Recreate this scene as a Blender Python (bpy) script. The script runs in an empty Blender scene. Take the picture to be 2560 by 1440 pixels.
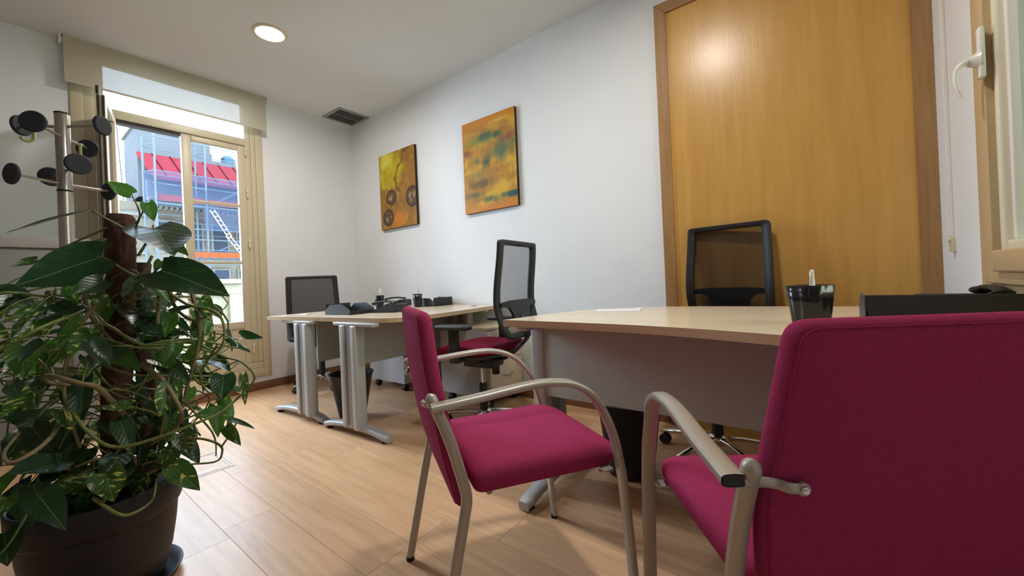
import bpy, bmesh, math, random
from mathutils import Vector, Matrix, noise
S = bpy.context.scene
C = S.collection
PI = math.pi
R = math.radians

# ------------------------------------------------------------------ camera, world, light, exposure
CAM = Vector((0, 0, 0.934))
yaw, pitch, roll = R(37.28), R(0.07), R(-2.5)
fw = Vector((-math.sin(yaw)*math.cos(pitch), math.cos(yaw)*math.cos(pitch), math.sin(pitch)))
rt0 = Vector((math.cos(yaw), math.sin(yaw), 0)); up0 = rt0.cross(fw)
cr, sr = math.cos(roll), math.sin(roll)
rt = rt0*cr + up0*sr; up = up0*cr - rt0*sr
cd = bpy.data.cameras.new('camera'); cam = bpy.data.objects.new('camera', cd); C.objects.link(cam)
M = Matrix((rt, up, -fw)).transposed().to_4x4(); M.translation = CAM
cam.matrix_world = M
cd.sensor_width = 36; cd.sensor_fit = 'HORIZONTAL'; cd.lens = 36*980/2560
cd.shift_y = -(720-701.3)/2560
cd.clip_start = 0.02; cd.clip_end = 300
S.camera = cam
S.view_settings.view_transform = 'Standard'
try: S.view_settings.look = 'None'
except Exception: pass
S.view_settings.gamma = 1; S.view_settings.use_curve_mapping = False
S.view_settings.exposure = 0.5
S.cycles.max_bounces = 8; S.cycles.diffuse_bounces = 5; S.cycles.glossy_bounces = 4
S.cycles.transparent_max_bounces = 12; S.cycles.transmission_bounces = 6
S.cycles.caustics_reflective = False; S.cycles.caustics_refractive = False
S.cycles.sample_clamp_indirect = 6
try: S.cycles.use_denoising = True
except Exception: pass

W = bpy.data.worlds.new('sky'); S.world = W; W.use_nodes = True
wn = W.node_tree.nodes; wl = W.node_tree.links
bg = wn['Background']; bg.inputs[0].default_value = (0.64, 0.81, 1.0, 1); bg.inputs[1].default_value = 20.0

def light(name, kind, loc, rot, energy, col, **kw):
    l = bpy.data.lights.new(name, kind); l.energy = energy; l.color = col
    for k, v in kw.items(): setattr(l, k, v)
    o = bpy.data.objects.new(name, l); o.location = loc; o.rotation_euler = rot; C.objects.link(o)
    return o
# portals sample the daylight that comes in through the two windows
pl = light('door_daylight_portal', 'AREA', (-4.32, 0.97, 1.40), (0, -PI/2, 0), 1, (1, 1, 1), shape='RECTANGLE', size=2.7, size_y=1.0)
pl.data.cycles.is_portal = True
pl = light('window_daylight_portal', 'AREA', (0.62, 1.3, 1.65), (0, PI/2, 0), 1, (1, 1, 1), shape='RECTANGLE', size=1.5, size_y=1.3)
pl.data.cycles.is_portal = True
LAMP_W = 26

XW, XR, YB, YF, ZC = -4.22, 0.465, 2.548, -3.4, 2.81

# ------------------------------------------------------------------ materials
def s2l(c): return tuple(((v/255)/12.92 if v/255 <= 0.04045 else ((v/255+0.055)/1.055)**2.4) for v in c) + (1,)
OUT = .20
def mat(name, col, rough=0.6, metal=0.0, bump=0.0, bscale=200, var=0.0, vscale=3.0, stretch=None, spec=None, sheen=0.0, rand=0.0, dim=1.0, col2=None):
    m = bpy.data.materials.new(name); m.use_nodes = True
    n = m.node_tree.nodes; l = m.node_tree.links; b = n['Principled BSDF']
    c = s2l(col); c = tuple(v*dim for v in c[:3])+(1,)
    b.inputs['Base Color'].default_value = c
    b.inputs['Roughness'].default_value = rough; b.inputs['Metallic'].default_value = metal
    if spec is not None: b.inputs['Specular IOR Level'].default_value = spec
    if sheen: b.inputs['Sheen Weight'].default_value = sheen; b.inputs['Sheen Roughness'].default_value = 0.4; b.inputs['Sheen Tint'].default_value = c
    tc = n.new('ShaderNodeTexCoord'); mp = n.new('ShaderNodeMapping'); l.new(tc.outputs['Object'], mp.inputs[0])
    if stretch: mp.inputs['Scale'].default_value = stretch
    if var or col2:
        nz = n.new('ShaderNodeTexNoise'); nz.inputs['Scale'].default_value = vscale; nz.inputs['Detail'].default_value = 6; nz.inputs['Roughness'].default_value = 0.6
        l.new(mp.outputs[0], nz.inputs['Vector'])
        rp = n.new('ShaderNodeValToRGB'); l.new(nz.outputs[0], rp.inputs[0])
        d = s2l(col2) if col2 else tuple(v*(1-var) for v in c[:3])+(1,)
        rp.color_ramp.elements[0].position = 0.3; rp.color_ramp.elements[1].position = 0.7
        rp.color_ramp.elements[0].color = d; rp.color_ramp.elements[1].color = c if col2 else tuple(min(1, v*(1+var*.5)) for v in c[:3])+(1,)
        out = rp.outputs[0]
        if rand:
            oi = n.new('ShaderNodeObjectInfo'); hs = n.new('ShaderNodeHueSaturation'); mr = n.new('ShaderNodeMapRange')
            mr.inputs[3].default_value = 1-rand; mr.inputs[4].default_value = 1+rand
            l.new(oi.outputs['Random'], mr.inputs[0]); l.new(mr.outputs[0], hs.inputs['Value']); l.new(out, hs.inputs['Color']); out = hs.outputs[0]
            ad = n.new('ShaderNodeVectorMath'); ad.operation = 'ADD'; sc_ = n.new('ShaderNodeVectorMath'); sc_.operation = 'SCALE'
            cb = n.new('ShaderNodeCombineXYZ'); l.new(oi.outputs['Random'], cb.inputs[0]); l.new(oi.outputs['Random'], cb.inputs[1])
            l.new(cb.outputs[0], sc_.inputs[0]); sc_.inputs['Scale'].default_value = 37
            l.new(tc.outputs['Object'], ad.inputs[0]); l.new(sc_.outputs[0], ad.inputs[1]); l.new(ad.outputs[0], mp.inputs[0])
        l.new(out, b.inputs['Base Color'])
    if bump:
        nb = n.new('ShaderNodeTexNoise'); nb.inputs['Scale'].default_value = bscale; nb.inputs['Detail'].default_value = 3
        l.new(mp.outputs[0] if stretch else tc.outputs['Object'], nb.inputs['Vector'])
        bp = n.new('ShaderNodeBump'); bp.inputs['Strength'].default_value = bump; bp.inputs['Distance'].default_value = 0.002
        l.new(nb.outputs[0], bp.inputs['Height']); l.new(bp.outputs[0], b.inputs['Normal'])
    return m
def emis(name, col, st):
    m = bpy.data.materials.new(name); m.use_nodes = True; b = m.node_tree.nodes['Principled BSDF']
    b.inputs['Emission Color'].default_value = s2l(col); b.inputs['Emission Strength'].default_value = st; b.inputs['Base Color'].default_value = (.8, .8, .8, 1); return m
def mixed(name, col, fac, rough=0.6, trans=0.0, gloss_only=False, tint=(1, 1, 1)):
    """surface with a share of straight-through transparency (mesh cloth, netting, blind, thin glass)"""
    m = bpy.data.materials.new(name); m.use_nodes = True; n = m.node_tree.nodes; l = m.node_tree.links; n.clear()
    o = n.new('ShaderNodeOutputMaterial'); mx = n.new('ShaderNodeMixShader'); t = n.new('ShaderNodeBsdfTransparent'); t.inputs[0].default_value = tint+(1,)
    if gloss_only:
        g = n.new('ShaderNodeBsdfGlossy'); g.inputs['Roughness'].default_value = rough; g.inputs[0].default_value = s2l(col)
        fr = n.new('ShaderNodeFresnel'); fr.inputs[0].default_value = 1.45; l.new(fr.outputs[0], mx.inputs[0]); l.new(t.outputs[0], mx.inputs[1]); l.new(g.outputs[0], mx.inputs[2])
    else:
        d = n.new('ShaderNodeBsdfDiffuse'); d.inputs[0].default_value = s2l(col); sh = d.outputs[0]
        if trans:
            tr = n.new('ShaderNodeBsdfTranslucent'); tr.inputs[0].default_value = s2l(col); m2 = n.new('ShaderNodeMixShader'); m2.inputs[0].default_value = trans
            l.new(d.outputs[0], m2.inputs[1]); l.new(tr.outputs[0], m2.inputs[2]); sh = m2.outputs[0]
        mx.inputs[0].default_value = 1-fac; l.new(t.outputs[0], mx.inputs[1]); l.new(sh, mx.inputs[2])
    l.new(mx.outputs[0], o.inputs[0]); return m
def leaf_mat(name, dark, light_, amount):
    m = bpy.data.materials.new(name); m.use_nodes = True; n = m.node_tree.nodes; l = m.node_tree.links
    b = n['Principled BSDF']; o = n['Material Output']; uv = n.new('ShaderNodeUVMap'); uv.uv_map = 'UVMap'
    oi = n.new('ShaderNodeObjectInfo'); mp = n.new('ShaderNodeMapping'); mp.inputs['Scale'].default_value = (2.2, 9, 1)
    sp = n.new('ShaderNodeSeparateXYZ'); l.new(uv.outputs[0], sp.inputs[0])
    ab = n.new('ShaderNodeMath'); ab.operation = 'ABSOLUTE'; sb = n.new('ShaderNodeMath'); sb.operation = 'SUBTRACT'; sb.inputs[1].default_value = .5
    l.new(sp.outputs[1], sb.inputs[0]); l.new(sb.outputs[0], ab.inputs[0])
    # vein coordinate: runs forward with distance from the midrib
    vn = n.new('ShaderNodeMath'); vn.operation = 'MULTIPLY_ADD'; vn.inputs[1].default_value = -.75; l.new(ab.outputs[0], vn.inputs[0]); l.new(sp.outputs[0], vn.inputs[2])
    cb = n.new('ShaderNodeCombineXYZ'); l.new(vn.outputs[0], cb.inputs[0]); l.new(oi.outputs['Random'], cb.inputs[2])
    sm = n.new('ShaderNodeMath'); sm.operation = 'MULTIPLY'; sm.inputs[1].default_value = .22; l.new(sp.outputs[1], sm.inputs[0]); l.new(sm.outputs[0], cb.inputs[1])
    sc_ = n.new('ShaderNodeVectorMath'); sc_.operation = 'MULTIPLY'; sc_.inputs[1].default_value = (9, 14, 60); l.new(cb.outputs[0], sc_.inputs[0])
    nz = n.new('ShaderNodeTexNoise'); nz.inputs['Scale'].default_value = 1; nz.inputs['Detail'].default_value = 5; l.new(sc_.outputs[0], nz.inputs['Vector'])
    rp = n.new('ShaderNodeValToRGB'); l.new(nz.outputs[0], rp.inputs[0])
    rp.color_ramp.elements[0].position = 0.62-amount; rp.color_ramp.elements[0].color = s2l(dark)
    rp.color_ramp.elements[1].position = 0.70-amount; rp.color_ramp.elements[1].color = s2l(light_)
    # pale midrib
    lt = n.new('ShaderNodeMath'); lt.operation = 'LESS_THAN'; lt.inputs[1].default_value = .012; l.new(ab.outputs[0], lt.inputs[0])
    mf = n.new('ShaderNodeMath'); mf.operation = 'MULTIPLY'; mf.inputs[1].default_value = .45; l.new(lt.outputs[0], mf.inputs[0])
    mc = n.new('ShaderNodeMixRGB'); l.new(mf.outputs[0], mc.inputs[0]); l.new(rp.outputs[0], mc.inputs[1]); mc.inputs[2].default_value = s2l((120, 150, 80))
    hs = n.new('ShaderNodeHueSaturation'); mr = n.new('ShaderNodeMapRange'); mr.inputs[3].default_value = .7; mr.inputs[4].default_value = 1.25
    l.new(oi.outputs['Random'], mr.inputs[0]); l.new(mr.outputs[0], hs.inputs['Value']); l.new(mc.outputs[0], hs.inputs['Color'])
    l.new(hs.outputs[0], b.inputs['Base Color']); b.inputs['Roughness'].default_value = .33
    wv = n.new('ShaderNodeTexWave'); wv.inputs['Scale'].default_value = 2.2; l.new(cb.outputs[0], wv.inputs['Vector'])
    bp = n.new('ShaderNodeBump'); bp.inputs['Strength'].default_value = .16; bp.inputs['Distance'].default_value = .002; l.new(wv.outputs[0], bp.inputs['Height']); l.new(bp.outputs[0], b.inputs['Normal'])
    tr = n.new('ShaderNodeBsdfTranslucent'); bc = n.new('ShaderNodeHueSaturation'); bc.inputs['Value'].default_value = 2.2; bc.inputs['Hue'].default_value = .485; l.new(hs.outputs[0], bc.inputs['Color']); l.new(bc.outputs[0], tr.inputs[0])
    mx = n.new('ShaderNodeMixShader'); mx.inputs[0].default_value = .34; l.new(b.outputs[0], mx.inputs[1]); l.new(tr.outputs[0], mx.inputs[2]); l.new(mx.outputs[0], o.inputs[0])
    return m
def vcol_mat(name, rough=.5):
    m = bpy.data.materials.new(name); m.use_nodes = True; n = m.node_tree.nodes; l = m.node_tree.links; b = n['Principled BSDF']
    a = n.new('ShaderNodeVertexColor'); a.layer_name = 'paint'; l.new(a.outputs[0], b.inputs['Base Color']); b.inputs['Roughness'].default_value = rough; b.inputs['Specular IOR Level'].default_value = .25
    nz = n.new('ShaderNodeTexNoise'); nz.inputs['Scale'].default_value = 60; bp = n.new('ShaderNodeBump'); bp.inputs['Strength'].default_value = .3; bp.inputs['Distance'].default_value = .003
    tc = n.new('ShaderNodeTexCoord'); l.new(tc.outputs['Object'], nz.inputs['Vector']); l.new(nz.outputs[0], bp.inputs['Height']); l.new(bp.outputs[0], b.inputs['Normal']); return m

m_wall = mat('wall_paint', (229, 232, 236), .85, bump=.5, bscale=60, var=.03, vscale=1.5)
m_dwall = mat('dark_wood_panelling', (62, 46, 36), .6, var=.2, vscale=3, stretch=(8, 8, 1))
m_ceil = mat('ceiling_paint', (218, 219, 219), .9)
m_plank = mat('oak_laminate', (216, 176, 138), .34, var=0, col2=(188, 148, 110), vscale=1.6, stretch=(1.2, 16, 1), rand=.07, bump=.12, bscale=8, spec=.22)
m_sub = mat('floor_underlay', (120, 86, 60), .8)
m_base = mat('baseboard_wood', (128, 92, 68), .5, var=.15, vscale=3, stretch=(2, 2, 30))
m_veneer = mat('honey_veneer', (208, 162, 88), .3, col2=(192, 146, 74), vscale=2.2, stretch=(9, 9, .7), bump=.15, bscale=25, spec=.5)
m_vframe = mat('oak_frame', (168, 130, 84), .42, col2=(146, 108, 66), vscale=3, stretch=(14, 14, 1), bump=.1, bscale=20)
m_vframeh = mat('oak_frame_rail', (168, 130, 84), .42, col2=(146, 108, 66), vscale=3, stretch=(1, 14, 14), bump=.1, bscale=20)
m_beech = mat('pale_beech_laminate', (228, 212, 188), .22, col2=(216, 198, 170), vscale=2.5, stretch=(1.2, 22, 5), spec=.5)
m_beeche = mat('beech_edge_band', (208, 182, 146), .4, col2=(190, 160, 122), vscale=4, stretch=(1.5, 2, 60))
m_grey = mat('grey_melamine', (176, 180, 174), .55, var=.04, vscale=30)
m_greyl = mat('pale_grey_melamine', (178, 180, 186), .5, var=.03, vscale=20)
m_silver = mat('silver_lacquer', (176, 177, 178), .42, metal=.1, bump=.08, bscale=500)
m_silverd = mat('grey_cable_cover', (142, 142, 142), .5, metal=.1)
m_chairtube = mat('champagne_silver_tube', (180, 175, 165), .36, metal=.45, bump=.05, bscale=600)
m_chrome = mat('polished_chrome', (215, 212, 205), .12, metal=1)
m_steel = mat('brushed_steel', (170, 165, 160), .3, metal=.8, stretch=(1, 1, .05), bump=.1, bscale=200)
m_mag = mat('magenta_wool', (166, 56, 98), .95, sheen=.05, bump=1.0, bscale=520, var=.12, vscale=180, spec=.1)
m_magd = mat('burgundy_wool', (120, 26, 56), .95, sheen=.3, bump=.9, bscale=520, var=.12, vscale=180, spec=.1)
m_pink = mat('pink_fabric', (196, 70, 130), .9, sheen=.3, bump=.5, bscale=300)
m_blackp = mat('black_plastic', (32, 33, 36), .5, bump=.2, bscale=500)
m_blackg = mat('glossy_black_plastic', (16, 17, 20), .15)
m_slate = mat('slate_grey_plastic', (62, 66, 74), .45)
m_rubber = mat('black_rubber', (18, 18, 18), .8)
m_mesh = mixed('black_mesh_cloth', (42, 42, 42), .42)
m_meshd = mixed('dense_black_mesh_cloth', (56, 55, 54), .15)
m_cream = mat('cream_joinery_paint', (200, 188, 160), .38, bump=.04, bscale=40, var=.02)
m_creaml = mat('pale_cream_paint', (226, 220, 196), .35)
m_tan = mat('tan_window_paint', (198, 172, 132), .4, bump=.05, bscale=50)
m_gasket = mat('dark_gasket', (38, 34, 34), .6)
m_brass = mat('cream_hinge', (226, 214, 184), .3, metal=.2)
m_white = mat('white_plastic', (232, 228, 220), .25)
m_glass = mixed('window_glass', (255, 255, 255), 0, rough=.02, gloss_only=True, tint=(.97, .99, 1.0))
m_blind = mixed('pale_screen_cloth', (190, 184, 166), .017, trans=.05)
m_blindh = mat('blind_rail', (196, 188, 172), .6)
m_pot = mat('black_plant_pot', (23, 24, 31), .5, bump=.15, bscale=90)
m_soil = mat('potting_soil', (34, 24, 18), .95, bump=1, bscale=120)
m_coir = mat('coir_pole', (78, 52, 44), .95, bump=1.0, bscale=90, var=.4, vscale=40)
m_vine = mat('vine_green', (112, 122, 62), .5, var=.35, vscale=12)
m_vineb = mat('vine_brown', (120, 108, 74), .6, var=.35, vscale=20)
m_leaf = [leaf_mat('leaf_dark_green', (30, 58, 34), (44, 76, 42), .02), leaf_mat('leaf_fresh_green', (54, 98, 34), (128, 158, 62), .0), leaf_mat('leaf_variegated', (44, 80, 34), (176, 180, 98), .06)]
m_knob = mat('dark_blue_black_cap', (34, 38, 50), .7, bump=.1, bscale=300)
m_hook = mat('lime_green_plastic', (158, 172, 88), .4)
m_paint = vcol_mat('oil_paint')
m_canvas = mat('canvas_edge_dark', (48, 36, 26), .8)
m_paper = mat('white_paper', (226, 226, 232), .7)
m_pen = mixed('clear_pen_plastic', (244, 244, 250), .15)
m_cab = mat('grey_cabinet_metal', (128, 128, 132), .5)
m_cabl = mat('grey_cabinet_top', (150, 148, 148), .5)
m_vent = mat('vent_grey', (150, 150, 146), .6)
m_ventd = mat('vent_dark', (70, 70, 68), .8)
m_lampoff = mat('lamp_diffuser_off', (225, 222, 214), .5)
m_lamp = emis('lamp_diffuser', (255, 248, 240), 235)
m_ring = mat('lamp_ring', (214, 202, 178), .35)
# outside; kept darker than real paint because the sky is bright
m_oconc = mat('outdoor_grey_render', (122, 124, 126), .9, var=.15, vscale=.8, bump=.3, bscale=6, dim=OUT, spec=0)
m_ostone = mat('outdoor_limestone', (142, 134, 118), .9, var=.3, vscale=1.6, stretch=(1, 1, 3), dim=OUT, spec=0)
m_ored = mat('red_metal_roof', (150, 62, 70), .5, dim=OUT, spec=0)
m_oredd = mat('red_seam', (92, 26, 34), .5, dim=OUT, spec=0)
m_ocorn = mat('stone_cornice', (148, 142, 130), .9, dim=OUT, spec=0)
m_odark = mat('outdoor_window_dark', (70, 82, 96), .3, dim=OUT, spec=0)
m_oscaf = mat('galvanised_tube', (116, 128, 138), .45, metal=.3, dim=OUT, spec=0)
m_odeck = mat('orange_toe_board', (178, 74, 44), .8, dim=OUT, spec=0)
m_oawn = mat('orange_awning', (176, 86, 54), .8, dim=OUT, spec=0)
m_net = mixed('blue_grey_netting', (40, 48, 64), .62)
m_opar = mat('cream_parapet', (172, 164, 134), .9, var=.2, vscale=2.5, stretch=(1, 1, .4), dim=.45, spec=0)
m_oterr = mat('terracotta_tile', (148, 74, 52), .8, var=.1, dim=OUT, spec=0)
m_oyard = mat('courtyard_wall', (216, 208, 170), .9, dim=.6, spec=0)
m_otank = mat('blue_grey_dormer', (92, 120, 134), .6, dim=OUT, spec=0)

# ------------------------------------------------------------------ mesh helpers
class G:
    """collects simple shapes and links them as ONE mesh object"""
    def __init__(s): s.v = []; s.f = []; s.m = []; s.sm = []
    def add(s, vs, fs, mi=0, smooth=False):
        k = len(s.v); s.v += [tuple(v) for v in vs]; s.f += [[i+k for i in f] for f in fs]; s.m += [mi]*len(fs); s.sm += [smooth]*len(fs); return s
    def box(s, a, b, mi=0, bev=0.0):
        x0, x1 = sorted((a[0], b[0])); y0, y1 = sorted((a[1], b[1])); z0, z1 = sorted((a[2], b[2]))
        bev = min(bev, (x1-x0)*.45, (y1-y0)*.45, (z1-z0)*.45)
        if bev <= 0:
            vs = [(x, y, z) for z in (z0, z1) for y in (y0, y1) for x in (x0, x1)]
            return s.add(vs, [(0, 2, 3, 1), (4, 5, 7, 6), (0, 1, 5, 4), (2, 6, 7, 3), (0, 4, 6, 2), (1, 3, 7, 5)], mi)
        bm = bmesh.new(); bmesh.ops.create_cube(bm, size=1)
        for v in bm.verts: v.co = Vector((x0+(v.co.x+.5)*(x1-x0), y0+(v.co.y+.5)*(y1-y0), z0+(v.co.z+.5)*(z1-z0)))
        bmesh.ops.bevel(bm, geom=bm.edges[:], offset=bev, segments=2, affect='EDGES', profile=.6)
        bm.verts.index_update(); s.add([v.co for v in bm.verts], [[v.index for v in f.verts] for f in bm.faces], mi, True); bm.free(); return s
    def tube(s, path, r, n=10, mi=0, side=None, rb=None, caps=True, taper=None, sq=1):
        pw = lambda c: math.copysign(abs(c)**sq, c)
        """sweep an ellipse; r is the radius across `side`, rb the other one"""
        P_ = [Vector(p) for p in path]; rb = rb or r; rings = []; ref = Vector(side) if side else None; nrm = None
        for i, p in enumerate(P_):
            t = (P_[min(i+1, len(P_)-1)]-P_[max(i-1, 0)]); t = t.normalized() if t.length > 1e-9 else Vector((0, 0, 1))
            if ref is not None: a = (ref-t*ref.dot(t)).normalized()
            else:
                if nrm is None: nrm = t.orthogonal()
                a = (nrm-t*nrm.dot(t)); a = a.normalized() if a.length > 1e-6 else t.orthogonal().normalized(); nrm = a
            b = t.cross(a); k = taper[i] if taper else 1
            rings.append([p+a*(r*k*pw(math.cos(2*PI*j/n)))+b*(rb*k*pw(math.sin(2*PI*j/n))) for j in range(n)])
        return s.rings(rings, mi, caps)
    def rings(s, rings, mi=0, caps=True, smooth=True):
        n = len(rings[0]); vs = [v for rg in rings for v in rg]; fs = []
        for i in range(len(rings)-1):
            for j in range(n): fs.append((i*n+j, i*n+(j+1) % n, (i+1)*n+(j+1) % n, (i+1)*n+j))
        s.add(vs, fs, mi, smooth)
        if caps:
            s.add(rings[0], [tuple(range(n))[::-1]], mi); s.add(rings[-1], [tuple(range(n))], mi)
        return s
    def lathe(s, prof, c=(0, 0, 0), n=32, mi=0, axis='z', caps=True):
        rg = []
        for r, h in prof:
            ring = []
            for j in range(n):
                a = 2*PI*j/n; x, y = r*math.cos(a), r*math.sin(a)
                ring.append({'z': (c[0]+x, c[1]+y, c[2]+h), 'x': (c[0]+h, c[1]+x, c[2]+y), 'y': (c[0]+y, c[1]+h, c[2]+x)}[axis])
            rg.append(ring)
        return s.rings(rg, mi, caps)
    def disc(s, c, nv, r, th, n=20, mi=0):
        nv = Vector(nv).normalized(); a = nv.orthogonal().normalized(); b = nv.cross(a); c = Vector(c)
        rg = [[c+nv*h+(a*math.cos(2*PI*j/n)+b*math.sin(2*PI*j/n))*q for j in range(n)] for q, h in ((r*.9, -th/2), (r, -th*.3), (r, th*.3), (r*.9, th/2))]
        return s.rings(rg, mi)
    def prism(s, poly, z0, z1, mi=0, mside=None):
        n = len(poly); s.add([(x, y, z1) for x, y in poly], [tuple(range(n))], mi); s.add([(x, y, z0) for x, y in poly], [tuple(range(n))[::-1]], mi)
        return s.add([(x, y, z0) for x, y in poly]+[(x, y, z1) for x, y in poly], [(i, (i+1) % n, n+(i+1) % n, n+i) for i in range(n)], mi if mside is None else mside)
    def slab(s, outline, layers, xf, mi=0):
        """stack scaled copies of an outline (scale, height), mapped by xf(u, v, w)"""
        cx = sum(p[0] for p in outline)/len(outline); cy = sum(p[1] for p in outline)/len(outline)
        rg = [[xf(cx+(u-cx)*k, cy+(v-cy)*k, w) for u, v in outline] for k, w in layers]
        return s.rings(rg, mi, True)
    def obj(s, name, mats, parent=None, loc=None):
        me = bpy.data.meshes.new(name); me.from_pydata([tuple(v) for v in s.v], [], s.f)
        for m in (mats if isinstance(mats, (list, tuple)) else [mats]): me.materials.append(m)
        me.polygons.foreach_set('material_index', s.m); me.polygons.foreach_set('use_smooth', s.sm)
        me.update()
        o = bpy.data.objects.new(name, me); C.objects.link(o)
        if parent: o.parent = parent
        if loc: o.location = loc
        return o
def smooth_path(pts, k=6):
    P_ = [Vector(p) for p in pts]; out = []
    for i in range(len(P_)-1):
        p0, p1, p2, p3 = P_[max(i-1, 0)], P_[i], P_[i+1], P_[min(i+2, len(P_)-1)]
        for j in range(k):
            t = j/k; out.append(.5*((2*p1)+(p2-p0)*t+(2*p0-5*p1+4*p2-p3)*t*t+(3*p1-p0-3*p2+p3)*t**3))
    out.append(P_[-1]); return out
def rrect(x0, x1, y0, y1, r, k=5):
    out = []
    for cx, cy, a0 in ((x1-r, y1-r, 0), (x0+r, y1-r, 90), (x0+r, y0+r, 180), (x1-r, y0+r, 270)):
        for j in range(k+1): a = R(a0+90*j/k); out.append((cx+r*math.cos(a), cy+r*math.sin(a)))
    return out
def round_poly(pts, r, k=5):
    """round the corners of a 2-d polygon; r may be a number or one radius per corner"""
    out = []; n = len(pts)
    for i, p in enumerate(pts):
        rr = r[i] if isinstance(r, (list, tuple)) else r
        a, b, c = Vector(pts[i-1]), Vector(p), Vector(pts[(i+1) % n])
        if rr <= 0: out.append(tuple(b)); continue
        u = (a-b).normalized(); v = (c-b).normalized(); d1 = min(rr, (a-b).length*.49); d2 = min(rr, (c-b).length*.49)
        for j in range(k+1):
            t = j/k; q = (1-t)**2*(b+u*d1)+2*t*(1-t)*b+t*t*(b+v*d2); out.append(tuple(q))
    return out
def tag(o, label, cat, group=None):
    o['label'] = label; o['category'] = cat
    if group: o['group'] = group
    return o
def thing(name, label, cat, loc=(0, 0, 0), rz=0, group=None):
    o = bpy.data.objects.new(name, None); C.objects.link(o); o.location = loc; o.rotation_euler = (0, 0, rz); o.empty_display_size = .1
    return tag(o, label, cat, group)
def struct(o, label=None):
    o['kind'] = 'structure'
    if label: o['label'] = label
    return o
def sroot(name, label=None):
    o = bpy.data.objects.new(name, None); C.objects.link(o); return struct(o, label)
def stuff(o): o['kind'] = 'stuff'; return o

# ------------------------------------------------------------------ room shell
floor = struct(G().box((XW, YF, -.06), (XR, YB, -.012)).obj('floor', m_sub))
random.seed(4)
row = 0; y = .515-.185*22
while y < YB:
    y0, y1 = max(y, YF)+.0003, min(y+.185, YB)-.0003
    if y1-y0 > .01:
        x = XW-random.choice((.1, .37, .62, .88, 1.05))
        if row in (21,): x = XW-.02
        while x < XR:
            x0, x1 = max(x, XW)+.0003, min(x+1.22, XR)-.0003
            if x1-x0 > .02:
                cx, cy = (x0+x1)/2, (y0+y1)/2
                hx, hy = (x1-x0)/2, (y1-y0)/2; e = .0006
                g = G(); vs = [(-hx, -hy, -.011), (hx, -hy, -.011), (hx, hy, -.011), (-hx, hy, -.011), (-hx, -hy, -e), (hx, -hy, -e), (hx, hy, -e), (-hx, hy, -e),
                               (-hx+e, -hy+e, 0), (hx-e, -hy+e, 0), (hx-e, hy-e, 0), (-hx+e, hy-e, 0)]
                g.add(vs, [(0, 1, 5, 4), (1, 2, 6, 5), (2, 3, 7, 6), (3, 0, 4, 7), (4, 5, 9, 8), (5, 6, 10, 9), (6, 7, 11, 10), (7, 4, 8, 11), (8, 9, 10, 11)])
                g.obj('plank', m_plank, floor, (cx, cy, 0))
            x += 1.22
    y += .185; row += 1

struct(G().box((XW-.2, YF-.2, ZC), (XR+.25, YB+.2, ZC+.12)).obj('ceiling', m_ceil))
g = G().box((XW-.25, YF, -.012), (XW, .36, ZC)).box((XW-.25, 1.595, -.012), (XW, YB, ZC)).box((XW-.25, .36, -.012), (XW, 1.595, .13))
struct(g.obj('wall_left', m_wall))
struct(G().box((XW-.25, YB, -.012), (XR+.25, YB+.15, ZC)).obj('wall_back', m_wall))
struct(G().box((XW-.25, YF-.15, -.012), (XR+.25, YF, ZC)).obj('wall_front', m_wall))
g = G().box((XR, 1.90, -.012), (XR+.25, YB, ZC)).box((XR, YF, -.012), (XR+.25, .72, ZC)).box((XR, .72, -.012), (XR+.25, 1.90, .84)).box((XR, .72, 2.42), (XR+.25, 1.90, ZC))
struct(g.obj('wall_right', m_wall))
struct(G().box((XW, YF, 0), (XW+.014, YB-.014, .078), bev=.004).obj('baseboard_left', m_base))
struct(G().box((XW, YB-.014, 0), (-.72, YB, .078), bev=.004).obj('baseboard_back', m_base))
struct(G().box((XR-.014, YF, 0), (XR, YB-.06, .078), bev=.004).obj('baseboard_right', m_base))

# ------------------------------------------------------------------ balcony door with transom (left wall)
win = sroot('window_1', 'tall cream double balcony door with a glazed transom, left leaf swung open')
X0 = XW+.012
def fr(name, y0, z0, y1, z1, x0=XW-.07, x1=X0, m=m_cream, bev=.004, parent=None):
    return G().box((x0, y0, z0), (x1, y1, z1), bev=bev).obj(name, m, parent or win)
fr('door_jamb', .352, .13, .42, 2.80)
fr('door_jamb', .42, .27, .475, 2.80, XW-.09, XW+.002)
fr('door_jamb', .475, .27, .528, 2.80, XW-.1, XW-.012)
fr('door_jamb', 1.54, .13, 1.603, 2.80)
fr('door_jamb', 1.50, .27, 1.54, 2.80, XW-.09, XW+.004)
fr('door_jamb', 1.455, .27, 1.50, 2.80, XW-.1, XW-.004)
fr('sill_rail', .421, .13, 1.539, .205)
fr('sill_rail', .42, .205, 1.54, .268, XW-.09, XW+.002)
fr('transom_bar', .52, 2.325, 1.46, 2.39, XW-.1, XW+.004)
fr('head_rail', .42, 2.735, 1.54, 2.80, XW-.09, XW)
fr('gasket', .528, 2.298, .98, 2.325, XW-.09, XW-.02, m_gasket, 0)
fr('gasket', .528, .27, .542, 2.30, XW-.09, XW-.03, m_gasket, 0)
fr('glass_pane', .528, 2.39, 1.455, 2.735, XW-.052, XW-.048, m_glass, 0)
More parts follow.
